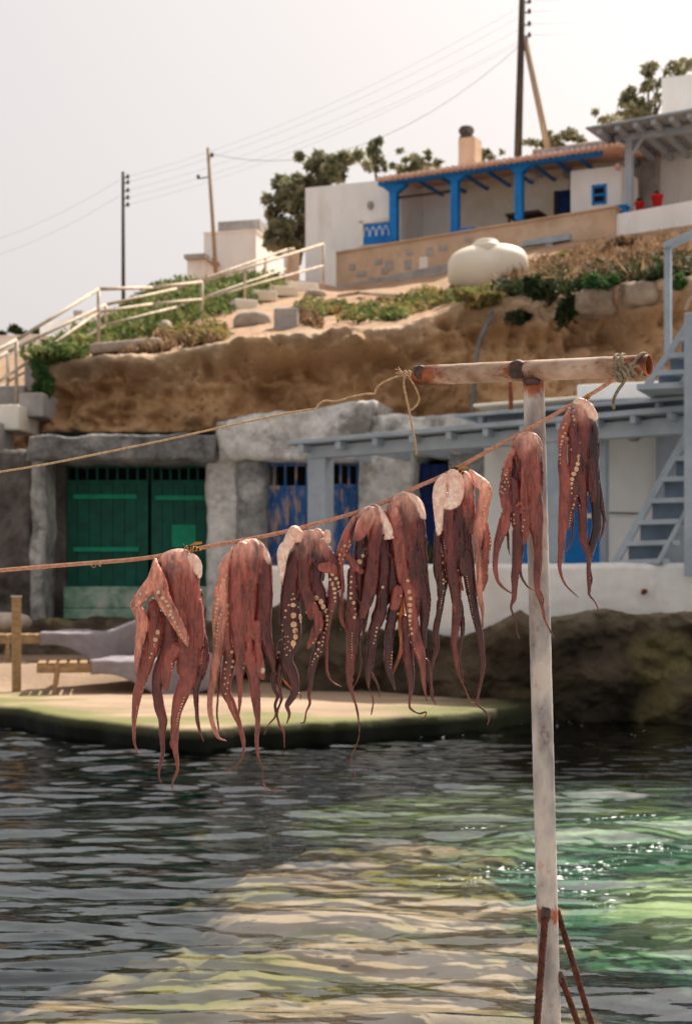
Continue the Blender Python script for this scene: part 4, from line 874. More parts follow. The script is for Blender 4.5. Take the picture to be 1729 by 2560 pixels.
# ------------------------------------------------------------------ sun beds, towels, wooden post
def sunbed(p_near_foot, yaw, label, tlabel, raised, tstart):
    """p_near_foot: ground point under the near corner at the foot end; the bed runs along local x, its width along local y"""
    o = Vector(p_near_foot); t = thing('sun_bed', o, label, 'sun bed', 'wooden sun beds on the quay')
    Rm = Matrix.Rotation(yaw, 3, 'Z'); w = lambda x, y, z: o + Rm @ Vector((x, y, z))
    Lb, Wb, Hb = 2.35, 0.72, 0.34
    def beam(name, a, b, wy, wz, par=t):
        a, b = Vector(a), Vector(b); mb = MB(); d = (b - a); 
        ux = d.normalized(); uy = Vector((0, 0, 1)).cross(ux)
        if uy.length < .01: uy = Vector((0, 1, 0))
        uy.normalize(); uz = ux.cross(uy)
        k = [a - uy * wy / 2 - uz * wz / 2, b - uy * wy / 2 - uz * wz / 2, b - uy * wy / 2 + uz * wz / 2, a - uy * wy / 2 + uz * wz / 2, a + uy * wy / 2 - uz * wz / 2, b + uy * wy / 2 - uz * wz / 2, b + uy * wy / 2 + uz * wz / 2, a + uy * wy / 2 + uz * wz / 2]
        mb.hexa([w(*q) for q in k]); return mb.build(name, M['wood'], par, False, 0.004)
    for y in (0.03, Wb - 0.03): beam('side_rail', (0, y, Hb - .06), (Lb, y, Hb - .06), 0.04, 0.10)
    for x in (0.03, Lb - 0.03): beam('end_rail', (x, 0.05, Hb - .06), (x, Wb - 0.05, Hb - .06), 0.04, 0.10)
    for x in (0.22, Lb - 0.25):
        for y in (0.03, Wb - 0.03): beam('leg', (x - .02, y, 0.0), (x + .02, y, Hb - 0.02), 0.07, 0.05)
    hinge = 1.42
    ns = 12
    for i in range(ns):
        x = 0.05 + (hinge - 0.08) * i / (ns - 1); beam('slat', (x, 0.0, Hb), (x, Wb, Hb), 0.085, 0.02)
    ang = raised; bx = lambda s: (hinge + s * math.cos(ang), Hb + s * math.sin(ang))
    for i in range(9):
        s = 0.06 + 0.84 * i / 8; x, z = bx(s); beam('slat', (x, 0.0, z), (x, Wb, z), 0.085, 0.02)
    for y in (0.08, Wb - 0.08):
        x0, z0 = bx(0); x1, z1 = bx(.94); beam('back_frame', (x0, y, z0 - .03), (x1, y, z1 - .03), 0.03, 0.04)
    x1, z1 = bx(.5); beam('back_prop', (x1 + .12, 0.34, Hb - .05), (x1, 0.34, z1 - .04), 0.04, 0.03)
    mb = MB(); mb.hexa([w(-.012 + .0, y, z) for y, z in ((.30, Hb - .085), (.38, Hb - .085), (.38, Hb - .045), (.30, Hb - .045))] + [w(.012, y, z) for y, z in ((.30, Hb - .085), (.38, Hb - .085), (.38, Hb - .045), (.30, Hb - .045))]); mb.build('name_plate', M['white'], t)
    # towel: a thick draped sheet over the bed, hanging down the near side
    nu, nv = 60, 26; V = []
    for j in range(nv):
        for i in range(nu):
            s = tstart + (hinge + 0.97 - tstart) * i / (nu - 1); x, z = (s, Hb) if s < hinge else bx(s - hinge)
            wv = -0.36 + (Wb + 0.42) * j / (nv - 1)
            wob = 0.05 * float(fbm(np.array(s * 3.5), np.array(wv * 5.0), 0, 4, 61))
            if wv < -0.02:
                hang = -(wv + 0.02) * (0.55 + 0.45 * min(1, (s - tstart) * 1.4)); yy = -0.045 + 0.07 * math.sin(s * 9 + 2 * math.sin(s * 3)) * hang / .3; zz = z + 0.025 - hang * (1 + .35 * math.sin(s * 4.2 + 1))
            elif wv > Wb + .02: yy = Wb + .03; zz = z + .025 - (wv - Wb - .02)
            else: yy = wv; zz = z + 0.028 + wob
            V.append(tuple(w(x + wob, yy, zz)))
    tw_ = mesh_np('towel', V, gridfaces(nv, nu), M['towel']); tag(tw_, tlabel, 'towel', 'grey towels on the sun beds')
    sm = tw_.modifiers.new('thick', 'SOLIDIFY'); sm.thickness = 0.015
    return t
Y1 = 16.6; g1 = P(92, 1500, Y1); g1.z = 0.205
sunbed((g1.x, Y1, 0.215), R(10), 'nearer wooden sun bed with its bare foot end towards the water', 'grey towel hanging over the side of the nearer sun bed', R(3), 0.62)
Y2 = 18.1; g2 = P(-25, 1500, Y2)
sunbed((g2.x, Y2, 0.51), R(6), 'farther wooden sun bed with its backrest raised', 'grey towel on the farther sun bed with raised backrest', R(21), 0.62)
wp = thing('wooden_post', P(38, 1690, 17.0), 'upright wooden post standing left of the sun beds', 'post')
mb = MB(); c = P(42, 1590, 17.0); mb.box((c.x, 17.0, 0.2 + 0.57), (0.10, 0.09, 1.14), 0.4); mb.build('shaft', M['wood'], wp, False, 0.008)
mb = MB(); mb.box((c.x, 17.0, 0.2 + 1.145), (0.115, 0.105, 0.012), 0.4); mb.build('cap', M['white_dirty'], wp)
tag(rock('pale_stone', M['stone'], tuple(P(5, 1555, 19.5)), (0.35, .3, .12), 77, 'pale stone in the shade at the left edge by the garage', 'stone'), group='loose stones')

foam_sparkle('foam_sparkle', 'foamy white flecks and modelled sun sparkle where the green swell breaks beside the post', [(1430, 2175, 45, 14), (1490, 2165, 40, 10), (1380, 2195, 30, 12), (1270, 2172, 36, 6), (1620, 2120, 50, 6), (1560, 2066, 60, 4), (1180, 2195, 40, 5), (1500, 2240, 40, 16), (1220, 2078, 50, 3)], 210, 3)
foam_sparkle('foam_sparkle', 'foamy white flecks and modelled sun sparkle along the dark shore rocks', [(1100, 1830, 60, 5), (1200, 1812, 50, 5), (1420, 1812, 40, 5), (1580, 1835, 30, 7), (1010, 1840, 40, 4)], 60, 4)

# ------------------------------------------------------------------ rusty post with its crossbar
YP = 3.50
rack = thing('drying_frame', Vector((P(1374, 2560, YP).x, YP, 0.10)), 'rusty white T-shaped steel post holding the drying line', 'post')
def painted_rust(name, rusty):
    m = bpy.data.materials.new(name); m.use_nodes = True; n, l = m.node_tree.nodes, m.node_tree.links
    p = n['Principled BSDF']; p.inputs['Roughness'].default_value = 0.62; p.inputs['Specular IOR Level'].default_value = 0.35
    g = n.new('ShaderNodeNewGeometry'); a = n.new('ShaderNodeVertexColor'); a.layer_name = 'Col'
    mp = n.new('ShaderNodeMapping'); mp.inputs['Scale'].default_value = (1, 1, 0.45) if not rusty else (0.5, 1, 1); l.new(g.outputs['Position'], mp.inputs['Vector'])
    n1 = n.new('ShaderNodeTexNoise'); n1.inputs['Scale'].default_value = 60; n1.inputs['Detail'].default_value = 8; n1.inputs['Roughness'].default_value = 0.7; l.new(mp.outputs[0], n1.inputs['Vector'])
    n2 = n.new('ShaderNodeTexNoise'); n2.inputs['Scale'].default_value = 18; n2.inputs['Detail'].default_value = 6; l.new(mp.outputs[0], n2.inputs['Vector'])
    pr = n.new('ShaderNodeValToRGB'); pr.color_ramp.elements[0].color = (*(lin(128, 124, 122) if not rusty else lin(140, 108, 86)), 1); pr.color_ramp.elements[1].color = (*(lin(192, 182, 172) if not rusty else lin(184, 160, 140)), 1); pr.color_ramp.elements[0].position = .35; pr.color_ramp.elements[1].position = .62
    l.new(n2.outputs['Fac'], pr.inputs['Fac'])
    rc = n.new('ShaderNodeValToRGB'); rc.color_ramp.elements[0].color = (*lin(58, 32, 28), 1); rc.color_ramp.elements[1].color = (*lin(176, 98, 56), 1); rc.color_ramp.elements[0].position = .35; rc.color_ramp.elements[1].position = .65
    l.new(n2.outputs['Fac'], rc.inputs['Fac'])
    ad = n.new('ShaderNodeMath'); ad.operation = 'ADD'; l.new(a.outputs[0], ad.inputs[0]); l.new(n1.outputs['Fac'], ad.inputs[1])
    th = n.new('ShaderNodeValToRGB'); th.color_ramp.elements[0].position = 0.66; th.color_ramp.elements[1].position = 0.86; l.new(ad.outputs[0], th.inputs['Fac'])
    mx = n.new('ShaderNodeMix'); mx.data_type = 'RGBA'; l.new(th.outputs[0], mx.inputs['Factor']); l.new(pr.outputs[0], mx.inputs[6]); l.new(rc.outputs[0], mx.inputs[7]); l.new(mx.outputs[2], p.inputs['Base Color'])
    b = n.new('ShaderNodeBump'); b.inputs['Strength'].default_value = 0.5; b.inputs['Distance'].default_value = 0.0012; l.new(n1.outputs['Fac'], b.inputs['Height']); l.new(b.outputs[0], p.inputs['Normal'])
    return m
PR, PRC = painted_rust('flaking_white_paint', False), painted_rust('rusted_white_paint', True)
def pipe(name, a, b, r, m, parent, rust_fn, inner=0.0, nseg=40, nring=160, dent=0.0004):
    """a steel pipe with slightly uneven skin; rust_fn(t, angle) sets how much rust there is; open ends when inner > 0"""
    a, b = Vector(a), Vector(b); t = (b - a).normalized(); e1 = Vector((0, -1, 0)); e1 = (e1 - t * e1.dot(t)).normalized(); e2 = t.cross(e1)
    s = np.linspace(0, 1, nring); th = np.linspace(0, 2 * np.pi, nseg, endpoint=False); Sg, Th = np.meshgrid(s, th, indexing='ij')
    A_, T_, E1, E2 = np.array(a), np.array(b - a), np.array(e1), np.array(e2)
    base = A_ + Sg[..., None] * T_; rad = r * (1 + 0.0) + dent * 2 * fbm(Sg * (b - a).length * 60, np.cos(Th) * 2, np.sin(Th) * 2, 3, 3)
    V = base + rad[..., None] * (np.cos(Th)[..., None] * E1 + np.sin(Th)[..., None] * E2)
    V = V.reshape(-1, 3); i = np.arange(nring - 1)[:, None] * nseg; j = np.arange(nseg)[None, :]; j2 = (j + 1) % nseg
    f = np.stack([(i + j).ravel(), (i + j2).ravel(), (i + nseg + j2).ravel(), (i + nseg + j).ravel()], 1)
    rust = rust_fn(Sg, Th).reshape(-1)
    if inner:
        Vi = (base + inner * (np.cos(Th)[..., None] * E1 + np.sin(Th)[..., None] * E2)).reshape(-1, 3); o = len(V)
        fi = f[:, ::-1] + o; k = np.arange(nseg); k2 = (k + 1) % nseg; last = (nring - 1) * nseg
        c0 = np.stack([k, o + k, o + k2, k2], 1); c1 = np.stack([last + k, last + k2, o + last + k2, o + last + k], 1)
        V = np.concatenate([V, Vi]); f = np.concatenate([f, fi, c0, c1]); rust = np.concatenate([rust, 0 * rust + 0.5])
    return mesh_np(name, V, f, m, parent, True, np.repeat(rust[:, None], 3, 1))
px_m = YP / F
ptop, pbot = P(1333, 955, YP), P(1374, 2560, YP); pdir = (pbot - ptop).normalized(); pfoot = ptop + pdir * ((ptop.z - 0.10) / -pdir.z)
L_ = (pfoot - ptop).length
def post_rust(s, th):
    z = s * L_; r = np.exp(-(z / 0.028) ** 2) * 0.42 + 0.0 * th
    zw = (P(1362, 2285, YP) - ptop).length; r = r + 0.34 * np.exp(-((z - zw) / 0.022) ** 2) * (np.cos(th) > 0.2) + 0.05 * fbm(z * 8, np.cos(th) * 2, 0, 3, 4) + 0.06 * np.clip(-np.sin(th) * 0.3, 0, 1)
    return r + 0.09
pipe('post', ptop, pfoot, 26.5 * px_m, PR, rack, post_rust)
ca, cb = P(1041, 939, 3.67), P(1621, 914, 3.33)
def bar_rust(s, th):
    return 0.42 * np.exp(-(s / 0.13) ** 2) + 0.42 * np.exp(-((1 - s) / 0.10) ** 2) + 0.30 * np.exp(-((s - 0.47) / 0.05) ** 2) + 0.16 * (np.cos(th) > -0.3) * np.clip(0.5 + fbm(s * 7, np.cos(th) * 2, np.sin(th) * 2, 4, 5), 0, 1) + 0.05 * np.exp(-((s - .85) / .1) ** 2)
bar = pipe('crossbar', ca, cb, 26.0 * px_m, PRC, rack, bar_rust, 22.5 * px_m)
M['weld'] = mat('weld_rust', lin(74, 52, 44), lin(40, 30, 28), lin(110, 66, 44), scale=60, rough=0.6, bump=0.8, bscale=160, dist=0.002, spec=0.5)
jc = ca.lerp(cb, 0.475); bd = (cb - ca).normalized(); fn = Vector((0, -1, 0)); fn = (fn - bd * fn.dot(bd)).normalized()
rock('weld', M['weld'], tuple(jc + fn * 0.020), (0.0235, 0.012, 0.0235), 5, parent=rack, sub=30, amp=0.18, fq=90)
rock('weld', M['weld'], tuple(ptop + Vector((-0.006, -0.018, -0.002))), (0.022, 0.016, 0.010), 6, parent=rack, sub=24, amp=0.3, fq=90)
rock('weld', M['weld'], tuple(ca.lerp(cb, 0.035) + fn * 0.019 + Vector((0, 0, .004))), (0.017, 0.010, 0.019), 9, parent=rack, sub=24, amp=0.25, fq=90)
rock('weld', M['weld'], tuple(P(1362, 2286, YP - 0.024)), (0.013, 0.009, 0.018), 7, parent=rack, sub=24, amp=0.35, fq=90)
M['rebar'] = mat('rusted_rebar', lin(96, 56, 40), lin(46, 26, 22), scale=50, rough=0.9, bump=0.7, bscale=200, dist=0.002)
def rebar(p0, p1, r):
    a, b = Vector(p0), Vector(p1); n = int((b - a).length / 0.006); rr = random.Random(3)
    pts = [a.lerp(b, i / n) for i in range(n + 1)]; rads = [r * (1 + (0.09 if i % 2 else -0.05) + rr.uniform(-.05, .05)) for i in range(n + 1)]
    mb = MB(); mb.tube(pts, rads, 12); return mb.build('brace', M['rebar'], rack, True)
def down(px0, py0, Y0, px1, py1, Y1):
    a, b = P(px0, py0, Y0), P(px1, py1, Y1); d = b - a; return a, a + d * ((a.z - 0.10) / -d.z)
rebar(*down(1361, 2296, YP - 0.030, 1341, 2560, YP - 0.14), 8.6 * px_m)
rebar(*down(1391, 2275, YP + 0.01, 1477, 2560, YP + 0.06), 7.6 * px_m)
rebar(*down(1400, 2440, YP - 0.01, 1444, 2560, YP + 0.0), 7.6 * px_m)
rock('weld', M['weld'], tuple(P(1399, 2442, YP - 0.008)), (0.010, 0.009, 0.014), 8, parent=rack, sub=20, amp=0.35, fq=90)

# ------------------------------------------------------------------ the lines
def catmull(pts, n):
    pts = [np.array(p, float) for p in pts]; q = [2 * pts[0] - pts[1]] + pts + [2 * pts[-1] - pts[-2]]; out = []
    for i in range(1, len(q) - 2):
        for s in np.linspace(0, 1, n, endpoint=False):
            a, b, c, d = q[i - 1], q[i], q[i + 1], q[i + 2]
            out.append(0.5 * (2 * b + (c - a) * s + (2 * a - 5 * b + 4 * c - d) * s * s + (3 * b - a - 3 * c + d) * s ** 3))
    return out + [pts[-1]]
def stranded(name, pts, r, m, parent, strands=3, pitch=0.022, rand=0.0):
    """twisted strands wound round a path"""
    P_ = [Vector(p) for p in pts]; d = [0]
    for a, b in zip(P_[:-1], P_[1:]): d.append(d[-1] + (b - a).length)
    n = max(8, int(d[-1] / (pitch / 7))); s_ = np.linspace(0, d[-1], n); A_ = np.array([tuple(p) for p in P_]); C3 = np.stack([np.interp(s_, d, A_[:, k]) for k in range(3)], 1)
    T = np.gradient(C3, axis=0); T /= np.linalg.norm(T, axis=1)[:, None]; up = np.array([0, -1.0, 0.02]); E1 = np.cross(T, up); E1 /= np.linalg.norm(E1, axis=1)[:, None]; E2 = np.cross(T, E1)
    seg = 7; Vs, Fs = [], []
    for q in range(strands):
        ph = 2 * np.pi * (s_ / pitch + q / strands); ctr = C3 + (np.cos(ph)[:, None] * E1 + np.sin(ph)[:, None] * E2) * r * 0.48
        th = np.linspace(0, 2 * np.pi, seg, endpoint=False); V = ctr[:, None, :] + r * 0.56 * (np.cos(th)[None, :, None] * E1[:, None, :] + np.sin(th)[None, :, None] * E2[:, None, :])
        o = sum(len(v) for v in Vs); V = V.reshape(-1, 3); i = np.arange(n - 1)[:, None] * seg; j = np.arange(seg)[None, :]; j2 = (j + 1) % seg
        Fs.append(np.stack([(i + j).ravel(), (i + j2).ravel(), (i + seg + j2).ravel(), (i + seg + j).ravel()], 1) + o); Vs.append(V)
    return mesh_np(name, np.concatenate(Vs), np.concatenate(Fs), m, parent, True)
M['rope'] = mat('pinkish_rope', lin(206, 158, 134), lin(164, 112, 90), scale=120, rough=0.9, bump=0.5, bscale=700, dist=0.001)
M['string'] = mat('old_string', lin(200, 172, 134), lin(150, 118, 84), scale=160, rough=0.9, bump=0.4, bscale=700, dist=0.001)
M['cord'] = mat('grey_cord', lin(150, 136, 112), lin(96, 86, 72), scale=160, rough=0.9, bump=0.4, bscale=700, dist=0.001)
YR = 3.42
rope_px = [(-420, 1478), (-150, 1442), (0, 1426), (180, 1411), (340, 1398), (430, 1384), (500, 1370), (600, 1352), (700, 1332), (800, 1307), (900, 1278), (960, 1256), (1040, 1218), (1110, 1187), (1200, 1138), (1280, 1094), (1340, 1062), (1400, 1028), (1460, 995), (1520, 957), (1556, 931)]
rope = thing('rope', P(0, 1426, YR), 'pinkish twisted rope the octopuses hang from', 'rope')
stranded('line', [tuple(P(q[0], q[1], YR - 0.09 * min(1, max(0, (q[0] - 1480) / 76.0)))) for q in catmull(rope_px, 6)], 5.6 / F * YR, M['rope'], rope)
mb = MB(); pts = [P(233, 1404, YR - .006), P(228, 1412, YR - .01), P(236, 1419, YR - .012), P(243, 1410, YR - .01), P(252, 1416, YR - .012), P(250, 1405, YR - .008)]; mb.tube([tuple(q) for q in catmull([tuple(p) for p in pts], 5)], 0.0009, 5); mb.build('loose_thread', M['string'], rope, True)
# lashing and knot on the right end of the crossbar
kt = thing('cord_lashing', ca.lerp(cb, .91), 'grey cord lashed in a knot round the right end of the crossbar', 'cord')
def wrap(t, tilt, r, name='turn'):
    c = ca.lerp(cb, t); e2 = bd.cross(fn); pts = []
    for k in range(25):
        a = 2 * math.pi * k / 24; pts.append(c + (fn * math.cos(a) + e2 * math.sin(a)) * (26.0 * px_m + r * .8) + bd * tilt * math.sin(a))
    mb = MB(); mb.tube(pts, r, 8, False); mb.build(name, M['cord'], kt, True)
wrap(.885, 0.008, 0.0042); wrap(.915, 0.012, 0.0042); wrap(.955, -0.016, 0.0042)
def cord(name, pix, r, par, m, Y=3.345, strands=0):
    pts = [tuple(P(q[0], q[1], Y if len(q) < 3 else Y - q[2] * .00096)) for q in catmull([(p + (0,))[:3] for p in pix], 7)]
    if strands: return stranded(name, pts, r, m, par, strands, 0.012)
    mb = MB(); mb.tube(pts, r, 8); return mb.build(name, m, par, True)
for i, (x, y) in enumerate(((1546, 940), (1556, 932), (1566, 927), (1577, 921))):
    cord('knot_coil', [(x - 6, y - 9, 12), (x, y - 4, 20), (x + 4, y + 5, 22), (x + 3, y + 12, 14), (x - 3, y + 9, 6), (x - 7, y, 4), (x - 6, y - 9, 12)], 0.0046, kt, M['cord'])
cord('knot_strand', [(1560, 945, 16), (1572, 925, 22), (1590, 915, 26), (1604, 925, 26), (1600, 938, 24), (1612, 945, 20)], 0.0042, kt, M['cord'])
cord('knot_strand', [(1586, 905, 26), (1575, 918, 26), (1590, 940, 26)], 0.0042, kt, M['cord'])
cord('tail', [(1562, 945, 18), (1556, 958, 20), (1544, 975, 20), (1536, 990, 20), (1532, 1003, 20)], 0.0042, kt, M['cord'], strands=3)
rr = random.Random(2)
for i in range(8): cord('frayed_end', [(1533, 998, 20), (1532 + rr.uniform(-3, 3), 1008, 20 + rr.uniform(-4, 4)), (1532 + rr.uniform(-8, 8), 1018 + rr.uniform(-3, 6), 20 + rr.uniform(-6, 6))], 0.0013, kt, M['cord'])
# the thin kinked string tied to the left end
st_ = thing('thin_string', P(0, 1178, 3.6), 'thin kinked string running left from the crossbar, loose end dangling', 'string')
cord('line', [(-420, 1236), (-150, 1200), (0, 1180), (120, 1160), (250, 1134), (400, 1103), (520, 1076), (620, 1054), (700, 1037), (760, 1026), (788, 1022), (796, 1012), (812, 1002), (840, 1003), (880, 992), (915, 985), (936, 984), (940, 972), (955, 958), (985, 944), (1008, 938)], 2.6 / F * 3.6, st_, M['string'], 3.66)
for i, (x, y) in enumerate(((1012, 936), (1022, 936), (1031, 938))):
    cord('knot_coil', [(x, y - 9, 4), (x + 4, y, 9), (x, y + 9, 4), (x - 4, y, -6), (x, y - 9, 4)], 0.0032, st_, M['string'], 3.66)
cord('knot_strand', [(1005, 938), (1020, 934, 6), (1042, 936, 8)], 0.004, st_, M['string'], 3.66)
cord('dangling_end', [(1010, 938, 6), (1009, 965, 8), (1014, 990, 8), (1022, 1028, 8), (1028, 1060, 8), (1036, 1100, 8), (1041, 1138, 8)], 0.0028, st_, M['string'], 3.66)
cord('dangling_loop', [(1022, 942, 8), (1036, 965, 12), (1047, 992, 12), (1044, 1008, 12), (1034, 1020, 12), (1024, 1026, 10)], 0.0026, st_, M['string'], 3.66)
rr = random.Random(5)
for i in range(9): cord('frayed_end', [(1010, 935), (1000 + rr.uniform(-4, 4), 930 + rr.uniform(-6, 4), rr.uniform(-5, 8)), (992 + rr.uniform(-6, 10), 925 + rr.uniform(-8, 12), rr.uniform(-8, 10))], 0.0011, st_, M['string'], 3.66)

# ------------------------------------------------------------------ the octopuses
def octo_mat():
    m = bpy.data.materials.new('octopus_skin'); m.use_nodes = True; n, l = m.node_tree.nodes, m.node_tree.links
    p = n['Principled BSDF']; a = n.new('ShaderNodeVertexColor'); a.layer_name = 'Col'
    g = n.new('ShaderNodeNewGeometry')
    mp = n.new('ShaderNodeMapping'); mp.inputs['Scale'].default_value = (1, 1, 0.6); l.new(g.outputs['Position'], mp.inputs['Vector'])
    nz = n.new('ShaderNodeTexNoise'); nz.inputs['Scale'].default_value = 150; nz.inputs['Detail'].default_value = 8; nz.inputs['Roughness'].default_value = 0.65; l.new(mp.outputs[0], nz.inputs['Vector'])
    r = n.new('ShaderNodeValToRGB'); r.color_ramp.elements[0].position = .3; r.color_ramp.elements[0].color = (.62, .54, .55, 1); r.color_ramp.elements[1].position = .68; r.color_ramp.elements[1].color = (1.15, 1.1, 1.05, 1); l.new(nz.outputs['Fac'], r.inputs['Fac'])
    mx = n.new('ShaderNodeMix'); mx.data_type = 'RGBA'; mx.blend_type = 'MULTIPLY'; mx.inputs['Factor'].default_value = 0.65; l.new(a.outputs[0], mx.inputs[6]); l.new(r.outputs[0], mx.inputs[7])
    l.new(mx.outputs[2], p.inputs['Base Color'])
    p.inputs['Roughness'].default_value = 0.4; p.inputs['Specular IOR Level'].default_value = 0.4
    p.inputs['Coat Weight'].default_value = 0.32; p.inputs['Coat Roughness'].default_value = 0.10
    p.inputs['Subsurface Weight'].default_value = 0.12; p.inputs['Subsurface Radius'].default_value = (1.0, 0.30, 0.10); p.inputs['Subsurface Scale'].default_value = 0.005
    n2 = n.new('ShaderNodeTexNoise'); n2.inputs['Scale'].default_value = 420; n2.inputs['Detail'].default_value = 4; l.new(mp.outputs[0], n2.inputs['Vector'])
    b1 = n.new('ShaderNodeBump'); b1.inputs['Strength'].default_value = .55; b1.inputs['Distance'].default_value = .0014; l.new(nz.outputs['Fac'], b1.inputs['Height'])
    b2 = n.new('ShaderNodeBump'); b2.inputs['Strength'].default_value = .35; b2.inputs['Distance'].default_value = .0006; l.new(n2.outputs['Fac'], b2.inputs['Height']); l.new(b1.outputs[0], b2.inputs['Normal']); l.new(b2.outputs[0], p.inputs['Normal'])
    return m
OM = octo_mat()
SM = mat('sucker_flesh', lin(226, 192, 156), lin(190, 144, 112), scale=250, rough=0.4, spec=0.5)
SM.node_tree.nodes['Principled BSDF'].inputs['Subsurface Weight'].default_value = 0.3
SM.node_tree.nodes['Principled BSDF'].inputs['Subsurface Radius'].default_value = (1, .5, .25); SM.node_tree.nodes['Principled BSDF'].inputs['Subsurface Scale'].default_value = 0.004
mbs = MB(); mbs.lathe([(0.75, -0.35), (1.0, 0.05), (0.97, 0.40), (0.80, 0.52), (0.62, 0.46), (0.42, 0.34), (0.15, 0.32)], 12)
sucker_me = bpy.data.meshes.new('sucker'); sucker_me.from_pydata(mbs.v, [], mbs.f); sucker_me.update(); sucker_me.materials.append(SM); sucker_me.polygons.foreach_set('use_smooth', [True] * len(sucker_me.polygons))
CO = {'p': lin(200, 131, 111), 'q': lin(147, 77, 66), 'r': lin(108, 50, 45), 'd': lin(79, 33, 31), 'k': lin(50, 24, 26), 'w': lin(246, 228, 210), 'o': lin(206, 112, 48), 'l': lin(234, 184, 162)}
TIP = np.array(lin(128, 62, 40))
import openvdb
def octopus(label, tr, strokes, suckers, seed, k=2.6, h=1.75):
    """strokes: (tone, depth towards the viewer in px, [(x, y, r) ...]) in a local trace frame; tr = (x0, y0, scale) to photograph pixels"""
    x0, y0, sc = tr; Z0 = YR
    segs = []; sid = []
    for si, (tone, dep, pts, *_k) in enumerate(strokes):
        P4 = []
        for q in pts: P4.append((x0 + q[0] * sc, y0 + q[1] * sc, dep * 1.5 + (q[3] if len(q) > 3 else 0.0), max(q[2] * sc, 1.25)))
        C4 = catmull(P4, 4)
        for a, b in zip(C4[:-1], C4[1:]): segs.append((np.array(a), np.array(b))); sid.append(si)
    allp = np.array([s[0] for s in segs] + [s[1] for s in segs]); rmax = allp[:, 3].max()
    lo = np.array([(allp[:, 0] - allp[:, 3]).min(), (allp[:, 1] - allp[:, 3]).min(), (allp[:, 2]).min() - 30]) - 6; hi = np.array([(allp[:, 0] + allp[:, 3]).max(), (allp[:, 1] + allp[:, 3]).max(), allp[:, 2].max() + 30]) + 6
    dim = np.ceil((hi - lo) / h).astype(int) + 1; D = np.full(dim, 9.0, np.float32)
    def dist(a, b, X, Y, Zd, gf=1.0):
        ra, rb = max(a[3], 1.25), max(b[3], 1.25); rm = (ra + rb) / 2; fl = min(1.0, (3.0 + 0.62 * rm) / rm) * gf
        bx_, by_, bz_ = b[0] - a[0], b[1] - a[1], (b[2] - a[2]) / fl; bb = bx_ * bx_ + by_ * by_ + bz_ * bz_ + 1e-9
        px_, py_, pz_ = X - a[0], Y - a[1], (Zd - a[2]) / fl; t = np.clip((px_ * bx_ + py_ * by_ + pz_ * bz_) / bb, 0, 1)
        dd = np.sqrt((px_ - bx_ * t) ** 2 + (py_ - by_ * t) ** 2 + (pz_ - bz_ * t) ** 2)
        return (dd - (ra + (rb - ra) * t)) * (fl ** 0.35)
    gx = [lo[i] + h * np.arange(dim[i]) for i in range(3)]
    for (a, b), sq in zip(segs, sid):
        kq = strokes[sq][3] if len(strokes[sq]) > 3 else k; pad = kq + 4; m0 = np.minimum(a[:3] - a[3], b[:3] - b[3]) - pad; m1 = np.maximum(a[:3] + a[3], b[:3] + b[3]) + pad
        i0 = np.maximum(((m0 - lo) / h).astype(int), 0); i1 = np.minimum(((m1 - lo) / h).astype(int) + 2, dim)
        sl = tuple(slice(i0[q], i1[q]) for q in range(3))
        X, Y, Zd = gx[0][sl[0]][:, None, None], gx[1][sl[1]][None, :, None], gx[2][sl[2]][None, None, :]
        d = dist(a, b, X, Y, Zd, 1.45 if kq >= 8 else 1.0).astype(np.float32); o = D[sl]; kk = min(kq, 1.0 + 0.35 * (a[3] + b[3]) / 2)
        hh = np.clip(0.5 + 0.5 * (o - d) / kk, 0, 1); D[sl] = o * (1 - hh) + d * hh - kk * hh * (1 - hh) * 0.6
    band = np.abs(D) < 3.2
    I = np.nonzero(band); wx, wy, wz = [lo[q] + h * I[q] for q in range(3)]
    D[I] += 1.9 * fbm(wx / 10.0, wy / 24.0, wz / 9.0, 4, seed, 0.6) * np.clip(1 + 0 * wx, 0, 1) * 1.0
    hf = np.clip((wy - lo[1]) / (hi[1] - lo[1]), 0, 1); rr_n = fbm(wx / 13.0 + 3.1 * seed, wy / 120.0, wz / 60.0, 3, seed + 21)      # drooping folds in the mantle
    D[I] += (3.2 * np.exp(-(rr_n / 0.055) ** 2) - 0.5) * np.interp(hf, [0, .05, .14, .45, .62], [0, .15, 1, 1, 0]).astype(np.float32)
    grid = openvdb.FloatGrid(9.0); grid.copyFromArray(D); pts, quads = grid.convertToQuads(0.0)
    V = np.array(pts, float) * h + lo; Q = np.array(quads, int)
    # tone of every vertex from the strokes it lies on
    rag = fbm(V[:, 0] / 9, V[:, 1] / 9, V[:, 2] / 9, 4, seed + 13, 0.6); W = np.zeros(len(V)); col_ = np.zeros((len(V), 3)); rad = np.zeros(len(V))
    for (a, b), s_ in zip(segs, sid):
        m_ = (V[:, 0] > min(a[0] - a[3], b[0] - b[3]) - 8) & (V[:, 0] < max(a[0] + a[3], b[0] + b[3]) + 8) & (V[:, 1] > min(a[1] - a[3], b[1] - b[3]) - 8) & (V[:, 1] < max(a[1] + a[3], b[1] + b[3]) + 8)
        if not m_.any(): continue
        v = V[m_]; d = dist(a, b, v[:, 0], v[:, 1], v[:, 2]); tone = strokes[s_][0]; w = np.exp(-np.clip(d, -3, 20) / (0.8 if tone == 'w' else 1.1)) * (1.6 * np.exp(3.5 * rag[m_]) if tone == 'w' else 1.0)
        W[m_] += w; col_[m_] += w[:, None] * np.array(CO[tone]); rad[m_] += w * (a[3] + b[3]) / 2
    W += 1e-9; col_ /= W[:, None]; rad /= W
    thin = np.clip(1 - (rad - 1.8) / 4.5, 0, 1)[:, None]; col_ = col_ * (1 - 0.75 * thin) + TIP * 0.75 * thin
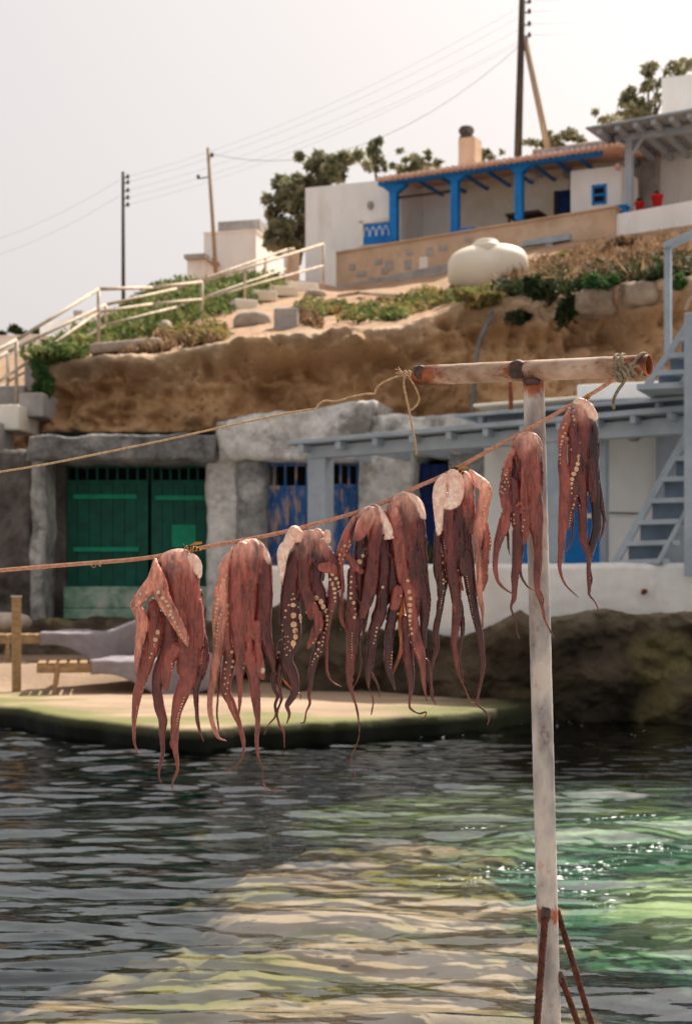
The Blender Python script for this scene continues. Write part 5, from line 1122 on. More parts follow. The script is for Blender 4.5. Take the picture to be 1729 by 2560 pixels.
    mot_ = fbm(V[:, 0] / 22, V[:, 1] / 30, 0, 3, seed + 8); topy = V[:, 1].min(); tw_ = np.clip(1 - (V[:, 1] - topy - 25 * mot_) / 80.0, 0, 1)[:, None] ** 1.1; iswhite = np.clip((col_[:, 1] - 0.45) * 5, 0, 1)[:, None]
    col_ = col_ * (1 - 0.72 * tw_) + np.array(CO['l']) * 0.72 * tw_
    mot = fbm(V[:, 0] / 16, V[:, 1] / 55, V[:, 2] / 14, 4, seed + 3); mot2 = fbm(V[:, 0] / 6, V[:, 1] / 24, V[:, 2] / 7, 4, seed + 5)
    sh = np.clip(1 + (0.95 * mot + 0.5 * mot2) * (1 - iswhite[:, 0]), 0.32, 1.7)[:, None]; col_ = col_ + (np.array(lin(232, 178, 156)) - col_) * (iswhite[:, 0] * np.clip(0.25 + 1.6 * rag, 0, .75))[:, None]; hgt = (V[:, 1] - topy) / max(V[:, 1].max() - topy, 1); gr = np.interp(hgt, [0, .18, .5, 1], [1.15, .98, .74, .68]); gr = 1 + (gr - 1) * (1 - iswhite[:, 0]); col_ = np.clip(col_ * sh * gr[:, None], 0, 0.95)
    s = Z0 / F
    Wd = np.stack([(V[:, 0] - CX) * s, Z0 - V[:, 2] * s, CZ - (V[:, 1] - HY) * s], 1)
    lowz = Wd[:, 2].min(); root = thing('octopus', (float(Wd[:, 0].mean()), Z0, float(lowz)), label, 'octopus', 'octopuses drying on the rope')
    mesh_np('body', Wd, Q[:, ::-1], OM, root, True, col_)
    me = bpy.data.objects[-1] if False else None
    # suckers on the front of the skin
    small = MB(); rg = random.Random(seed)
    def place(x, y, r):
        ix, iy = int(round((x - lo[0]) / h)), int(round((y - lo[1]) / h))
        if not (1 <= ix < dim[0] - 1 and 1 <= iy < dim[1] - 1): return
        colm = D[ix, iy, :]; ins = np.nonzero(colm < 0)[0]
        if len(ins) == 0: return
        iz = ins[-1]; nz_ = iz + (colm[iz] / (colm[iz] - colm[min(iz + 1, dim[2] - 1)] + 1e-9)); g0 = np.array([D[min(ix + 2, dim[0] - 1), iy, iz] - D[max(ix - 2, 0), iy, iz], D[ix, min(iy + 2, dim[1] - 1), iz] - D[ix, max(iy - 2, 0), iz], D[ix, iy, min(iz + 2, dim[2] - 1)] - D[ix, iy, max(iz - 2, 0)]])
        nw = Vector((g0[0], -max(g0[2], 0.05), -g0[1])).normalized(); dz = lo[2] + h * nz_
        pos = Vector(((x - CX) * s, Z0 - dz * s, CZ - (y - HY) * s)); rot = nw.to_track_quat('Z', 'Y').to_matrix(); pos = pos - nw * (r * s * 0.12)
        S_ = r * s; asp = rg.uniform(.85, 1.12)
        if r >= 3.4:
            o = bpy.data.objects.new('sucker', sucker_me); C.objects.link(o); o.parent = root; o.matrix_parent_inverse = Matrix.Translation(-root.location)
            o.matrix_basis = Matrix.Translation(pos) @ (rot @ Matrix.Diagonal((S_ * asp, S_ / asp, S_ * .62))).to_4x4()
        else:
            small.lathe([(0.8, -.3), (1, .1), (.75, .35), (.3, .15)], 7, pos, rot @ Matrix.Diagonal((S_, S_, S_)))
    for row in suckers:
        for q in row: place(x0 + q[0] * sc, y0 + q[1] * sc, q[2] * sc * 1.02)
    if small.v:
        o = small.build('small_suckers', SM, root, True); o['kind'] = 'stuff'
    return root
def line_of(*k):
    """suckers strung along a polyline from (x, y, r) to (x, y, r), shrinking on the way"""
    out = []
    for a, b in zip(k[:-1], k[1:]):
        L = math.hypot(b[0] - a[0], b[1] - a[1]); n = max(1, int(L / (3.1 * (a[2] + b[2]) / 2 + 3)))
        for i in range(n):
            t = i / n; out.append((a[0] + (b[0] - a[0]) * t + random.uniform(-2, 2), a[1] + (b[1] - a[1]) * t, (a[2] + (b[2] - a[2]) * t) * random.uniform(.9, 1.1)))
    return out
G1 = (300, 1340, 0.284)
octopus('leftmost octopus, a pale suckered arm crossing its front', G1, [
    ('q', -2, [(370, 205, 38), (450, 190, 62), (540, 190, 72), (630, 240, 80)], 9), ('q', -4, [(440, 300, 80), (560, 330, 95), (620, 380, 80)], 9),
    ('q', 0, [(540, 150, 40), (585, 210, 85), (600, 320, 105), (600, 450, 100), (630, 650, 100), (650, 850, 90), (640, 1050, 78), (600, 1250, 75), (540, 1400, 65), (500, 1550, 45), (480, 1750, 35), (490, 1900, 25), (510, 2050, 14), (470, 2150, 10), (455, 2280, 5)]),
    ('q', 4, [(400, 185, 30), (440, 290, 70), (480, 420, 80), (510, 600, 78), (540, 800, 72), (560, 1000, 60), (560, 1180, 55)]),
    ('p', 22, [(330, 220, 20), (310, 390, 55), (230, 510, 55), (155, 600, 42), (195, 680, 48), (215, 780, 55), (190, 920, 40), (170, 1050, 25), (160, 1180, 14), (165, 1230, 6)]),
    ('p', 28, [(335, 240, 20), (370, 410, 62), (410, 560, 60), (480, 690, 55), (540, 800, 45), (590, 890, 34), (622, 965, 12)]),
    ('q', 8, [(300, 600, 55), (310, 780, 78), (285, 950, 72), (240, 1100, 62), (200, 1250, 50), (160, 1400, 40), (140, 1550, 28), (130, 1700, 17), (135, 1820, 10), (170, 1900, 7), (215, 1912, 4)]),
    ('r', 4, [(430, 560, 60), (450, 850, 75), (440, 1000, 78), (400, 1080, 66), (350, 1200, 55), (330, 1350, 45), (350, 1500, 44), (380, 1620, 38), (375, 1750, 27), (380, 1900, 19), (360, 2000, 14), (345, 2100, 9), (370, 2180, 5)]),
    ('q', 12, [(490, 980, 55), (430, 1120, 58), (412, 1250, 42), (420, 1340, 24)]),
    ('r', -6, [(700, 500, 30), (700, 800, 45), (740, 1000, 45), (725, 1150, 50), (690, 1250, 40), (665, 1350, 28), (670, 1500, 21), (680, 1620, 17), (700, 1720, 11), (735, 1815, 5)]),
    ('d', -14, [(620, 900, 60), (640, 1100, 50), (660, 1200, 34)]),
    ('w', 12, [(640, 180, 26), (685, 240, 38), (690, 300, 36), (705, 350, 20)]),
    ('o', -2, [(330, 205, 14), (315, 260, 22), (300, 330, 16)]),
    ('r', 3, [(465, 1780, 7), (445, 1820, 8), (455, 1870, 5)]),
], [[(320, 445, 18), (365, 495, 18), (402, 547, 18), (450, 612, 15), (472, 660, 13), (470, 690, 12), (487, 715, 13), (508, 755, 10), (525, 795, 10), (545, 830, 9), (558, 862, 9), (575, 890, 7), (592, 915, 7), (607, 945, 5), (615, 970, 4)],
    [(300, 410, 8), (305, 520, 12), (300, 548, 12), (340, 555, 12), (370, 592, 13), (398, 630, 14), (407, 658, 12), (425, 690, 12), (455, 700, 10), (478, 772, 9), (497, 800, 9), (515, 838, 8), (538, 872, 7), (562, 905, 6), (430, 575, 15)],
    [(262, 495, 16), (252, 555, 17), (202, 510, 13), (197, 580, 16), (172, 608, 14), (150, 632, 10), (128, 642, 8), (114, 590, 8), (115, 618, 7)],
    [(345, 845, 20), (325, 910, 20), (318, 960, 16), (300, 1000, 13), (290, 1032, 11), (277, 1066, 9)], line_of((262, 1230, 6), (235, 1310, 6), (185, 1385, 5)), line_of((160, 1500, 5), (150, 1620, 4)),
    line_of((472, 1120, 8), (465, 1240, 6)), line_of((572, 1420, 8), (520, 1580, 7), (500, 1700, 5)), line_of((215, 735, 8), (265, 765, 7)), line_of((240, 790, 6), (190, 860, 5)), line_of((735, 960, 6), (715, 1140, 5)), line_of((545, 1480, 6), (495, 1650, 5))], 101)
octopus('second octopus from the left with a suckered left edge', G1, [
    ('q', 0, [(1010, 130, 34), (1090, 110, 66), (1180, 110, 80), (1260, 190, 66)], 9), ('q', -4, [(1030, 260, 60), (1150, 260, 90), (1250, 300, 70)], 9),
    ('p', 8, [(985, 140, 20), (940, 250, 50), (905, 420, 58), (890, 600, 68), (880, 800, 62), (870, 950, 52), (850, 1100, 43), (830, 1250, 38), (800, 1400, 27), (800, 1550, 23), (830, 1680, 19), (870, 1770, 13), (940, 1800, 5)]),
    ('q', 2, [(990, 300, 30), (965, 500, 32), (955, 700, 38), (945, 900, 42), (970, 1050, 58), (950, 1200, 53), (930, 1350, 45), (970, 1450, 38), (1010, 1550, 32), (1050, 1650, 22), (1080, 1780, 19), (1090, 1880, 12), (1060, 1980, 7), (980, 2050, 4), (890, 2100, 3)]),
    ('d', -10, [(865, 1150, 16), (866, 1300, 12), (855, 1450, 10), (850, 1580, 9), (866, 1710, 6)]),
    ('q', 14, [(1080, 90, 45), (1060, 200, 70), (1040, 400, 64), (1035, 600, 62), (1045, 800, 58), (1060, 950, 58), (1075, 1080, 48), (1062, 1180, 34), (1060, 1300, 24), (1060, 1450, 16), (1048, 1590, 7)]),
    ('q', 8, [(1180, 75, 50), (1170, 200, 85), (1140, 400, 70), (1125, 600, 65), (1120, 800, 62), (1120, 950, 58), (1150, 1100, 58), (1180, 1250, 47), (1195, 1400, 43), (1210, 1550, 29), (1215, 1650, 21), (1205, 1800, 17), (1220, 1950, 13), (1260, 2050, 7), (1265, 2180, 6), (1330, 2240, 5), (1435, 2200, 4)]),
    ('r', 0, [(1230, 100, 45), (1258, 220, 72), (1270, 400, 74), (1272, 600, 70), (1262, 800, 72), (1290, 930, 50), (1320, 1020, 42), (1345, 1100, 30), (1352, 1190, 14)]),
    ('d', -4, [(1200, 500, 50), (1195, 700, 45), (1190, 860, 40)]),
    ('q', 6, [(1205, 780, 40), (1210, 950, 38), (1222, 1080, 38), (1242, 1180, 36), (1252, 1240, 26)]),
    ('w', 12, [(1262, 1175, 18), (1265, 1190, 14)]), ('w', 9, [(1285, 150, 14), (1308, 210, 14), (1320, 235, 9)]),
    ('o', -6, [(985, 110, 14), (985, 170, 16)]),
], [[(945, 345, 14), (920, 390, 17), (900, 436, 17), (875, 480, 15), (870, 520, 14), (872, 556, 15), (862, 596, 14), (860, 635, 14), (850, 670, 12), (846, 705, 11), (842, 735, 10), (840, 765, 9), (838, 795, 9), (836, 825, 8), (834, 855, 7), (832, 885, 7), (832, 920, 6), (832, 955, 6)],
    [(968, 375, 8), (965, 420, 8), (940, 470, 11), (936, 510, 12), (912, 570, 12), (905, 612, 12), (905, 655, 12), (900, 690, 11), (882, 718, 10), (875, 770, 9), (870, 800, 8), (866, 830, 8), (862, 865, 7), (860, 900, 6), (857, 935, 5), (855, 965, 5)],
    [(955, 612, 18), (955, 676, 17), (947, 725, 18), (950, 775, 12), (945, 820, 9), (940, 870, 7), (936, 900, 6)],
    [(990, 1020, 15), (968, 1062, 16), (1000, 1102, 14), (940, 1110, 10), (990, 1150, 12), (928, 1168, 11), (930, 1246, 10), (955, 1290, 9), (925, 1302, 8), (950, 1340, 8), (935, 1385, 9), (975, 1220, 8), (925, 1210, 7), (1000, 970, 10)],
    line_of((1095, 1120, 8), (1102, 1230, 8), (1140, 1320, 6)), line_of((985, 1460, 5), (1020, 1600, 4)), line_of((1195, 1600, 4), (1190, 1760, 4))], 102)
G2 = (640, 1240, 0.2754)
octopus('third octopus from the left, white flesh over its left shoulder', G2, [
    ('w', 14, [(350, 325, 55), (295, 430, 52), (245, 530, 52), (238, 680, 28), (236, 800, 9)]), ('w', 14, [(385, 340, 40), (380, 390, 34)]),
    ('d', -4, [(380, 400, 60), (480, 370, 62), (580, 370, 56)], 9), ('d', -6, [(350, 600, 70), (480, 560, 110), (590, 560, 60)], 9),
    ('d', 2, [(470, 350, 45), (460, 460, 90), (400, 560, 100), (330, 680, 85), (320, 850, 88), (305, 1000, 92), (312, 1150, 98), (322, 1280, 82), (292, 1400, 58), (275, 1500, 58), (320, 1600, 58), (350, 1700, 44), (340, 1800, 33), (292, 1880, 26), (282, 1910, 17), (302, 1980, 13), (280, 2065, 6)]),
    ('d', 0, [(560, 330, 40), (580, 450, 70), (560, 600, 76), (520, 760, 76), (565, 880, 72), (600, 1000, 64), (625, 1120, 54), (610, 1260, 48), (570, 1380, 46), (530, 1480, 37), (500, 1600, 27), (495, 1700, 20), (480, 1800, 15), (490, 1880, 11), (455, 1960, 8), (440, 2050, 6), (402, 2062, 4)]),
    ('r', 10, [(440, 430, 50), (430, 600, 60), (440, 800, 60), (480, 950, 55), (505, 1080, 40)]),
    ('q', 16, [(520, 980, 30), (565, 1110, 42), (560, 1200, 44), (520, 1290, 36), (475, 1375, 15)]),
    ('r', 8, [(600, 430, 45), (650, 520, 50), (690, 620, 60), (712, 700, 58), (710, 820, 58), (700, 920, 52), (682, 1010, 35), (665, 1100, 24), (645, 1250, 17), (640, 1500, 11), (652, 1620, 9), (700, 1690, 7), (775, 1730, 3)]),
    ('q', 16, [(600, 650, 40), (680, 655, 52), (720, 690, 44)]), ('l', 10, [(645, 340, 32), (652, 410, 26)]),
    ('d', -6, [(600, 700, 25), (600, 760, 14)]),
    ('d', -8, [(230, 1330, 30), (195, 1550, 34), (157, 1650, 24), (165, 1750, 21), (195, 1820, 17), (170, 1900, 13), (175, 2000, 11), (110, 2080, 9), (70, 2172, 5)]),
    ('d', -4, [(235, 1450, 35), (207, 1650, 22), (222, 1800, 15), (230, 1850, 13), (190, 1970, 11), (210, 2080, 11), (250, 2150, 9), (256, 2290, 6)]),
    ('o', 6, [(235, 1650, 8), (280, 1700, 13), (322, 1752, 6)]), ('d', -4, [(365, 1780, 8), (405, 1810, 6), (400, 1852, 4)]),
], [[(340, 990, 22), (342, 1083, 26), (345, 1165, 29), (358, 1222, 27), (360, 1277, 24), (340, 1336, 27)],
    [(300, 990, 10), (272, 1040, 12), (265, 1100, 11), (240, 1170, 9), (242, 1222, 11), (262, 1275, 10), (262, 1340, 12), (262, 1385, 11), (280, 1440, 9), (290, 1275, 8), (295, 1320, 8), (285, 1370, 9), (310, 1400, 9), (340, 1375, 9)],
    [(400, 1100, 24), (440, 1085, 14), (455, 1055, 10), (415, 985, 13), (340, 890, 10), (350, 932, 11), (325, 940, 9), (385, 1010, 9), (405, 1140, 14)],
    [(545, 925, 25), (590, 960, 25), (610, 1005, 23), (640, 1045, 22), (645, 1090, 14), (645, 1126, 16), (645, 1166, 13), (635, 1202, 13), (622, 1242, 12), (612, 1282, 11), (530, 970, 12), (575, 1050, 16)],
    [(570, 1330, 14), (600, 1355, 10), (565, 1390, 12), (590, 1415, 10), (540, 1430, 10), (560, 1452, 10), (528, 1477, 9), (515, 1502, 7), (510, 1530, 6), (605, 1320, 9)],
    [(690, 716, 18), (672, 760, 15), (725, 750, 17), (693, 800, 19), (745, 790, 15), (708, 842, 16), (715, 882, 14), (715, 922, 13), (717, 956, 11), (720, 990, 10), (690, 1042, 8), (750, 825, 12), (748, 865, 9)],
    [(650, 320, 9), (670, 370, 10), (655, 410, 9)], [(205, 1420, 14), (196, 1470, 10)], [(585, 1210, 8), (545, 1295, 9), (520, 1330, 9)]], 103)
G3 = (820, 1180, 0.3356)
octopus('fourth octopus from the left with a pale knob and white strip', G3, [
    ('q', 6, [(200, 340, 16), (160, 430, 32), (120, 560, 48), (97, 640, 36), (95, 720, 21), (106, 850, 15), (100, 1000, 13), (96, 1090, 13), (132, 1182, 5)]),
    ('q', 10, [(150, 620, 26), (190, 690, 30), (245, 742, 22)]),
    ('q', 24, [(320, 300, 40), (265, 400, 56), (222, 490, 32)]),
    ('r', 14, [(340, 285, 45), (352, 420, 48), (345, 560, 46), (330, 700, 46), (310, 850, 52), (280, 980, 42), (252, 1070, 26)]),
    ('d', -4, [(250, 420, 45), (250, 600, 60), (230, 780, 60)]),
    ('r', -2, [(230, 340, 34), (310, 300, 46), (400, 330, 48)], 8), ('d', -8, [(250, 600, 60), (370, 560, 70), (450, 620, 50)], 8),
    ('r', 4, [(180, 740, 36), (180, 900, 38), (180, 1050, 42), (182, 1200, 46), (172, 1350, 37), (162, 1480, 27), (160, 1580, 18), (190, 1680, 11), (220, 1800, 8), (230, 1960, 6), (190, 2080, 5), (165, 2160, 4), (190, 2230, 4), (212, 2292, 3)]),
    ('d', -4, [(235, 780, 45), (232, 1000, 38), (226, 1150, 28), (230, 1300, 13), (245, 1430, 11), (225, 1530, 8), (185, 1612, 5)]),
    ('d', 0, [(410, 500, 45), (405, 700, 58), (400, 850, 54), (400, 980, 48), (370, 1090, 48), (337, 1200, 40), (320, 1320, 31), (310, 1420, 31), (300, 1500, 23), (300, 1600, 8), (335, 1700, 6), (320, 1812, 3)]),
    ('d', -2, [(320, 1500, 13), (370, 1590, 8), (385, 1682, 4)]),
    ('w', 16, [(368, 268, 14), (410, 340, 24), (440, 420, 30), (448, 470, 32)]), ('w', 12, [(430, 490, 18), (478, 488, 14)]),
    ('d', -6, [(460, 520, 40), (480, 700, 46), (490, 850, 50), (500, 960, 48), (470, 1100, 42), (450, 1250, 34), (445, 1400, 31), (465, 1520, 20), (502, 1630, 6)]),
    ('q', 6, [(520, 880, 40), (490, 1000, 36)]),
    ('d', -12, [(285, 1040, 20), (270, 1150, 12), (254, 1245, 5)]), ('o', -8, [(190, 340, 14), (170, 400, 16)]), ('r', 0, [(170, 1560, 5), (185, 1545, 5), (175, 1590, 4)]),
], [[(178, 512, 8), (160, 520, 9), (152, 560, 10), (125, 552, 11), (100, 582, 10), (86, 620, 10), (80, 650, 8), (90, 682, 7), (138, 592, 9), (120, 622, 8), (110, 652, 7), (165, 545, 7)], [(232, 670, 20), (258, 625, 13)],
    [(170, 820, 10), (170, 905, 12), (168, 940, 11), (190, 975, 13), (195, 1082, 12), (205, 1060, 8), (172, 780, 8), (168, 860, 8), (200, 1020, 8)], line_of((178, 1200, 5), (176, 1400, 5)), line_of((362, 1160, 9), (348, 1250, 7), (330, 1300, 6)),
    [(520, 740, 8), (526, 780, 8), (540, 922, 8), (520, 1056, 11), (520, 1110, 9), (515, 1140, 9)], line_of((508, 1185, 8), (480, 1320, 7), (462, 1480, 5)), [(405, 858, 11)], line_of((210, 850, 6), (215, 960, 6))], 104)
octopus('fifth octopus from the left, smooth brown mantle with pale rim', G3, [
    ('q', 6, [(480, 250, 30), (490, 360, 52), (520, 520, 46), (540, 680, 46), (560, 800, 42), (600, 900, 42), (620, 1050, 42), (640, 1200, 43), (680, 1350, 38), (700, 1450, 24), (706, 1550, 17), (720, 1640, 9), (732, 1705, 4)]),
    ('r', -2, [(480, 250, 40), (560, 200, 52), (640, 240, 56), (680, 320, 46)], 9), ('r', -6, [(520, 360, 60), (600, 360, 80), (670, 420, 56)], 9),
    ('r', 0, [(570, 195, 40), (590, 320, 78), (605, 480, 68), (625, 650, 56), (645, 800, 48), (652, 950, 38), (662, 1070, 14)]),
    ('d', -2, [(645, 260, 44), (668, 400, 56), (682, 600, 56), (695, 800, 52), (720, 950, 43), (716, 1100, 36), (710, 1200, 24), (716, 1290, 17), (705, 1345, 7)]),
    ('d', -12, [(560, 560, 50), (570, 750, 55), (580, 900, 50)]),
    ('o', -10, [(545, 900, 30), (545, 1100, 26), (550, 1250, 18), (540, 1350, 15), (492, 1480, 9), (475, 1525, 4)]),
    ('r', -4, [(585, 1100, 40), (592, 1250, 40), (597, 1380, 38), (612, 1500, 31), (620, 1600, 19), (605, 1720, 9), (620, 1770, 8), (680, 1800, 7), (732, 1790, 5), (708, 1852, 3)]),
    ('r', 2, [(700, 1380, 8), (745, 1410, 8), (760, 1500, 10), (765, 1620, 9), (770, 1680, 7), (802, 1732, 4)]),
    ('w', 6, [(625, 180, 16), (672, 250, 18), (700, 310, 17), (718, 345, 9)]), ('o', -8, [(455, 260, 20), (448, 310, 14)]),
], [[(590, 810, 12), (600, 892, 15), (608, 942, 15), (604, 990, 16), (607, 1032, 16), (605, 1073, 14), (605, 1106, 11), (603, 1136, 9), (615, 1166, 10), (620, 1202, 10), (600, 1212, 7), (606, 1242, 8), (612, 1268, 7), (626, 1292, 6)], line_of((640, 1315, 5), (690, 1410, 4)), [(545, 920, 7), (540, 860, 6)]], 105)
G4 = (1040, 1140, 0.3013)
octopus('sixth octopus from the left, lumpy white flesh wrapped round the rope', G4, [
    ('w', 10, [(232, 185, 36), (200, 270, 58), (180, 380, 42), (183, 500, 36), (184, 640, 20)], 6), ('w', 14, [(290, 155, 38), (316, 200, 60), (326, 290, 62), (305, 370, 58), (255, 400, 45)], 6), ('w', 8, [(215, 330, 42), (265, 365, 48)], 6),
    ('d', -8, [(230, 480, 60), (330, 480, 80), (420, 500, 56)], 8), ('q', -2, [(400, 170, 44), (440, 260, 50)], 8),
    ('d', 0, [(182, 620, 30), (182, 800, 38), (190, 950, 46), (212, 1050, 46), (205, 1180, 31), (190, 1300, 27), (166, 1420, 27), (160, 1500, 25), (170, 1600, 19), (140, 1700, 13), (121, 1800, 9), (126, 1920, 9), (152, 2045, 5)]),
    ('r', 6, [(255, 420, 50), (268, 600, 56), (280, 800, 56), (290, 950, 52), (320, 1100, 46), (330, 1250, 40), (325, 1400, 36), (310, 1550, 24), (330, 1700, 17), (350, 1820, 11), (400, 1930, 7), (450, 2040, 5), (505, 2042, 4)]),
    ('d', 2, [(340, 420, 55), (350, 650, 64), (370, 850, 56), (380, 980, 24)]), ('d', -4, [(355, 1200, 28), (385, 1400, 21), (375, 1550, 11), (360, 1680, 7), (385, 1800, 5), (390, 1905, 4)]),
    ('q', 2, [(395, 160, 36), (420, 300, 58), (430, 450, 56), (455, 610, 40)]), ('d', 0, [(400, 560, 50), (420, 800, 52), (440, 1000, 48), (460, 1150, 43), (485, 1300, 34), (520, 1450, 29), (545, 1600, 24), (555, 1750, 17), (530, 1900, 12), (510, 2000, 9), (505, 2060, 9), (560, 2110, 9), (602, 2170, 8), (588, 2235, 4)]),
    ('p', 12, [(445, 130, 18), (510, 215, 44), (568, 280, 50), (552, 420, 50), (522, 550, 52), (508, 680, 40), (508, 850, 24), (515, 1000, 24), (520, 1150, 23), (540, 1280, 14), (545, 1425, 6)]),
    ('q', 8, [(560, 570, 30), (572, 700, 42), (562, 850, 42), (556, 1000, 38), (538, 1110, 18)]), ('o', -8, [(362, 960, 18), (370, 1060, 14), (385, 1110, 8)]), ('o', 10, [(312, 1250, 10), (318, 1290, 8)]), ('o', 14, [(248, 185, 9), (247, 230, 11), (244, 275, 8)]),
], [[(220, 830, 9), (222, 886, 12), (215, 976, 11), (250, 1000, 11), (222, 1026, 9), (222, 1058, 9), (262, 1076, 14), (240, 1040, 10)], [(600, 235, 11), (608, 265, 12), (610, 298, 12), (592, 330, 12), (572, 382, 11), (588, 300, 9), (556, 420, 10), (540, 436, 9), (550, 482, 10), (540, 522, 9), (580, 350, 9), (565, 400, 8), (548, 455, 7), (536, 495, 7)],
    line_of((598, 600, 8), (608, 700, 8), (590, 850, 7), (580, 1000, 6)), line_of((225, 1120, 6), (190, 1280, 5)), line_of((415, 1000, 6), (440, 1180, 5), (480, 1400, 4)), line_of((225, 700, 5), (235, 790, 6))], 106)
G5 = (1200, 960, 0.2753)
octopus('seventh octopus from the left, hanging in front of the post', G5, [
    ('q', 2, [(400, 480, 45), (400, 600, 100), (430, 750, 100), (460, 900, 88), (480, 1050, 80), (490, 1200, 76), (510, 1350, 54), (520, 1500, 40), (520, 1650, 38), (512, 1800, 30), (522, 1900, 21), (560, 2020, 15), (580, 2130, 12), (630, 2240, 7), (662, 2300, 4)]),
    ('q', -2, [(320, 550, 44), (400, 490, 58), (480, 520, 62), (520, 600, 46)], 9), ('r', -6, [(340, 680, 60), (440, 680, 90)], 9),
    ('d', 0, [(490, 560, 48), (515, 750, 52), (518, 950, 50), (510, 1100, 48), (500, 1250, 40)]),
    ('q', 10, [(285, 610, 24), (240, 750, 38), (222, 900, 48), (212, 1000, 46), (230, 1150, 44), (210, 1280, 52), (160, 1420, 38), (136, 1550, 27), (130, 1680, 21), (150, 1780, 15), (200, 1850, 11), (285, 1907, 6)]),
    ('d', -4, [(320, 620, 55), (325, 850, 56), (310, 1000, 64)]),
    ('r', 6, [(290, 900, 50), (300, 1050, 62), (318, 1180, 62), (340, 1300, 56), (340, 1450, 54), (330, 1600, 48), (310, 1750, 35), (305, 1880, 25), (300, 1950, 21), (275, 2020, 13), (290, 2090, 11), (320, 2160, 8), (325, 2250, 7), (352, 2312, 5)]),
    ('q', 10, [(385, 780, 34), (395, 950, 44), (390, 1120, 46), (400, 1300, 38), (390, 1430, 26)]), ('q', 18, [(310, 1110, 14), (360, 1085, 16), (375, 1140, 14)]),
    ('d', -2, [(360, 1600, 15), (366, 1720, 13), (400, 1800, 11), (440, 1850, 8), (492, 1872, 4)]), ('d', -4, [(325, 1795, 7), (375, 1735, 5)]), ('d', -10, [(250, 1330, 16), (260, 1480, 11), (276, 1565, 6)]), ('o', 4, [(410, 960, 8), (412, 1060, 7)]),
    ('d', 4, [(540, 1880, 9), (568, 1950, 8), (560, 2010, 6)]), ('w', 6, [(495, 470, 12), (530, 520, 14), (550, 570, 10)]),
], [[(215, 745, 9), (214, 830, 10), (228, 870, 9), (240, 900, 8), (210, 900, 9), (186, 940, 9), (210, 962, 9), (180, 985, 9), (250, 935, 8), (195, 1000, 8)], [(295, 1190, 10), (275, 1226, 12), (292, 1238, 11), (270, 1260, 10), (275, 1286, 9), (300, 1270, 9), (386, 1240, 9), (376, 1300, 9), (370, 1336, 8), (285, 1305, 7)], line_of((212, 1405, 8), (160, 1530, 7), (150, 1620, 5)), line_of((448, 1360, 7), (478, 1600, 5)), line_of((232, 790, 7), (222, 860, 6))], 107)
octopus('rightmost octopus, topped with white flesh near the knot', G5, [
    ('w', 8, [(850, 172, 18), (905, 165, 32), (970, 215, 40), (1018, 285, 34), (1040, 320, 20)]),
    ('q', 8, [(795, 235, 18), (772, 330, 32), (742, 450, 38), (735, 600, 38), (740, 750, 43), (760, 900, 48), (756, 1050, 47), (745, 1200, 44), (735, 1350, 37), (725, 1500, 29), (712, 1650, 19), (730, 1750, 11), (770, 1830, 8), (830, 1890, 7), (885, 1942, 4)]),
    ('r', -6, [(850, 330, 60), (940, 330, 80), (1010, 400, 56)], 8),
    ('r', 4, [(835, 260, 26), (842, 420, 54), (852, 600, 62), (852, 750, 60), (850, 900, 56), (830, 1050, 48), (800, 1200, 38), (780, 1310, 22)]),
    ('r', 2, [(905, 250, 55), (925, 400, 64), (925, 600, 58), (925, 800, 56), (915, 950, 52), (925, 1100, 44), (925, 1250, 39), (930, 1400, 37), (960, 1500, 28), (980, 1600, 22), (976, 1750, 17), (985, 1860, 15), (985, 1915, 9), (1030, 1970, 7), (1060, 2030, 6), (1072, 2102, 4)]),
    ('k', 0, [(1000, 320, 50), (1018, 450, 54), (1020, 650, 60), (1030, 850, 56), (1040, 1000, 52), (1050, 1150, 44), (1050, 1300, 41), (1022, 1420, 37), (1002, 1530, 29), (985, 1620, 17), (1000, 1720, 11), (1010, 1780, 9), (990, 1872, 6)]),
    ('d', 6, [(985, 700, 40), (1000, 900, 38), (1010, 1050, 30)]),
    ('d', -2, [(1060, 850, 26), (1085, 1040, 32), (1120, 1180, 19), (1126, 1250, 15), (1110, 1340, 13), (1084, 1425, 6)]),
    ('d', -8, [(850, 1050, 14), (845, 1200, 12), (840, 1350, 11), (820, 1450, 9), (780, 1520, 5), (742, 1530, 4)]), ('k', -10, [(890, 500, 30), (900, 600, 30)]),
], [[(740, 405, 12), (735, 486, 14), (728, 526, 12), (720, 556, 11), (715, 586, 11), (712, 613, 11), (710, 650, 11), (710, 690, 9), (714, 728, 8), (760, 370, 9)], [(757, 455, 12), (771, 502, 10), (781, 541, 9), (790, 567, 9), (812, 602, 12), (770, 540, 6)], [(840, 332, 13), (835, 380, 10), (832, 300, 10)],
    [(880, 660, 18), (882, 695, 16), (870, 732, 20), (858, 779, 23), (835, 823, 21), (822, 869, 19), (818, 909, 15), (818, 951, 12), (818, 996, 9)], [(850, 1046, 10), (836, 1100, 11), (828, 1132, 9), (890, 1105, 7), (868, 1020, 8)], line_of((812, 1170, 7), (795, 1320, 5), (775, 1420, 4)), line_of((1050, 1450, 5), (1000, 1600, 4)), [(892, 540, 10)]], 108)

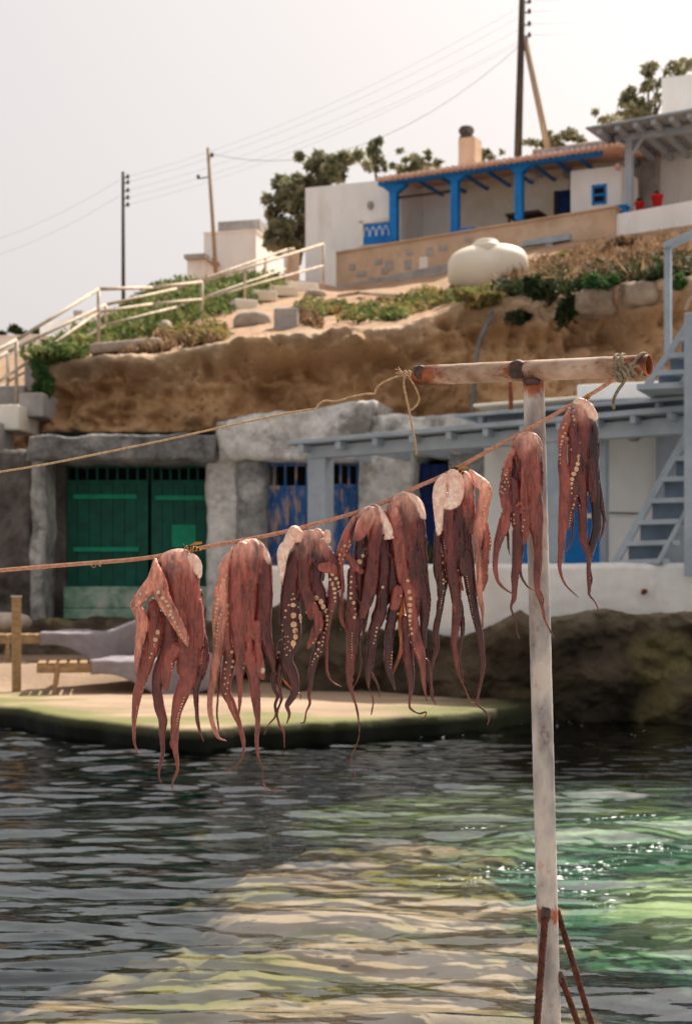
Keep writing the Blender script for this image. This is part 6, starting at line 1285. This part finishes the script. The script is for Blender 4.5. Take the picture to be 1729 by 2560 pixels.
# ------------------------------------------------------------------ wasps feeding on the octopuses
M['wasp_y'] = mat('wasp_yellow', lin(214, 158, 40), lin(186, 126, 26), scale=300, rough=0.35); M['wasp_k'] = mat('wasp_black', lin(44, 28, 18), rough=0.35)
M['wasp_wing'] = mat('wasp_wing', lin(190, 136, 66), lin(160, 104, 44), scale=300, rough=0.3)
def wasp(px, py, ang, label, size=1.0, Y=YR - 0.008):
    o = P(px, py, Y); t = thing('wasp', o, label, 'wasp', 'wasps on the line'); s = 0.00096 * size
    Rm = Matrix.Rotation(-ang, 3, 'Y'); w = lambda x, y, z: o + Rm @ Vector((x * s, y * s, z * s)); Rs = Rm
    mb = MB(); mb.ball(w(-9, 0, 1), (3.2 * s, 3.2 * s, 3.2 * s), 8, 6); mb.build('head', M['wasp_k'], t, True)
    mb = MB(); mb.ball(w(-3, 0, 2), (4.8 * s, 4 * s, 4 * s), 10, 8, Rs); mb.build('thorax', M['wasp_k'], t, True)
    for i, (x, r) in enumerate(((4, 3.6), (7, 4.4), (10, 4.4), (13, 3.6), (16, 2.2))):
        mb = MB(); mb.ball(w(x, 0, 1 - .25 * i), (1.9 * s, r * s, r * s), 10, 6, Rs); mb.build('abdomen_ring', M['wasp_y'] if i % 2 == 0 else M['wasp_k'], t, True)
    for sgn in (-1, 1):
        mb = MB(); q = [w(-3, sgn * 1, 5), w(6, sgn * 4, 12), w(17, sgn * 5, 14), w(18, sgn * 3, 11), w(8, sgn * 2, 7)]; mb.add(q + [x + Vector((0, 0.0004, 0.0004)) for x in q], [(0, 1, 2, 3, 4), (9, 8, 7, 6, 5), (0, 5, 6, 1), (1, 6, 7, 2), (2, 7, 8, 3), (3, 8, 9, 4), (4, 9, 5, 0)]); mb.build('wing', M['wasp_wing'], t)
        for x in (-6, -3, 0):
            mb = MB(); mb.tube([w(x, sgn * 3, 0), w(x * 1.6, sgn * 7, 2), w(x * 2 + 1, sgn * 8, -6)], .55 * s, 5); mb.build('leg', M['wasp_y'], t, True)
        mb = MB(); mb.tube([w(-11, sgn * 1, 3), w(-15, sgn * 3, 6), w(-18, sgn * 4, 5)], .4 * s, 4); mb.build('antenna', M['wasp_k'], t, True)
wasp(478, 1371, R(-8), 'wasp on the leftmost octopus where it crosses the rope', 1.4)
wasp(1140, 1176, R(-24), 'wasp on the white flesh of the sixth octopus', 1.35)
wasp(1462, 1001, R(35), 'small wasp at the top of the rightmost octopus', 0.8)
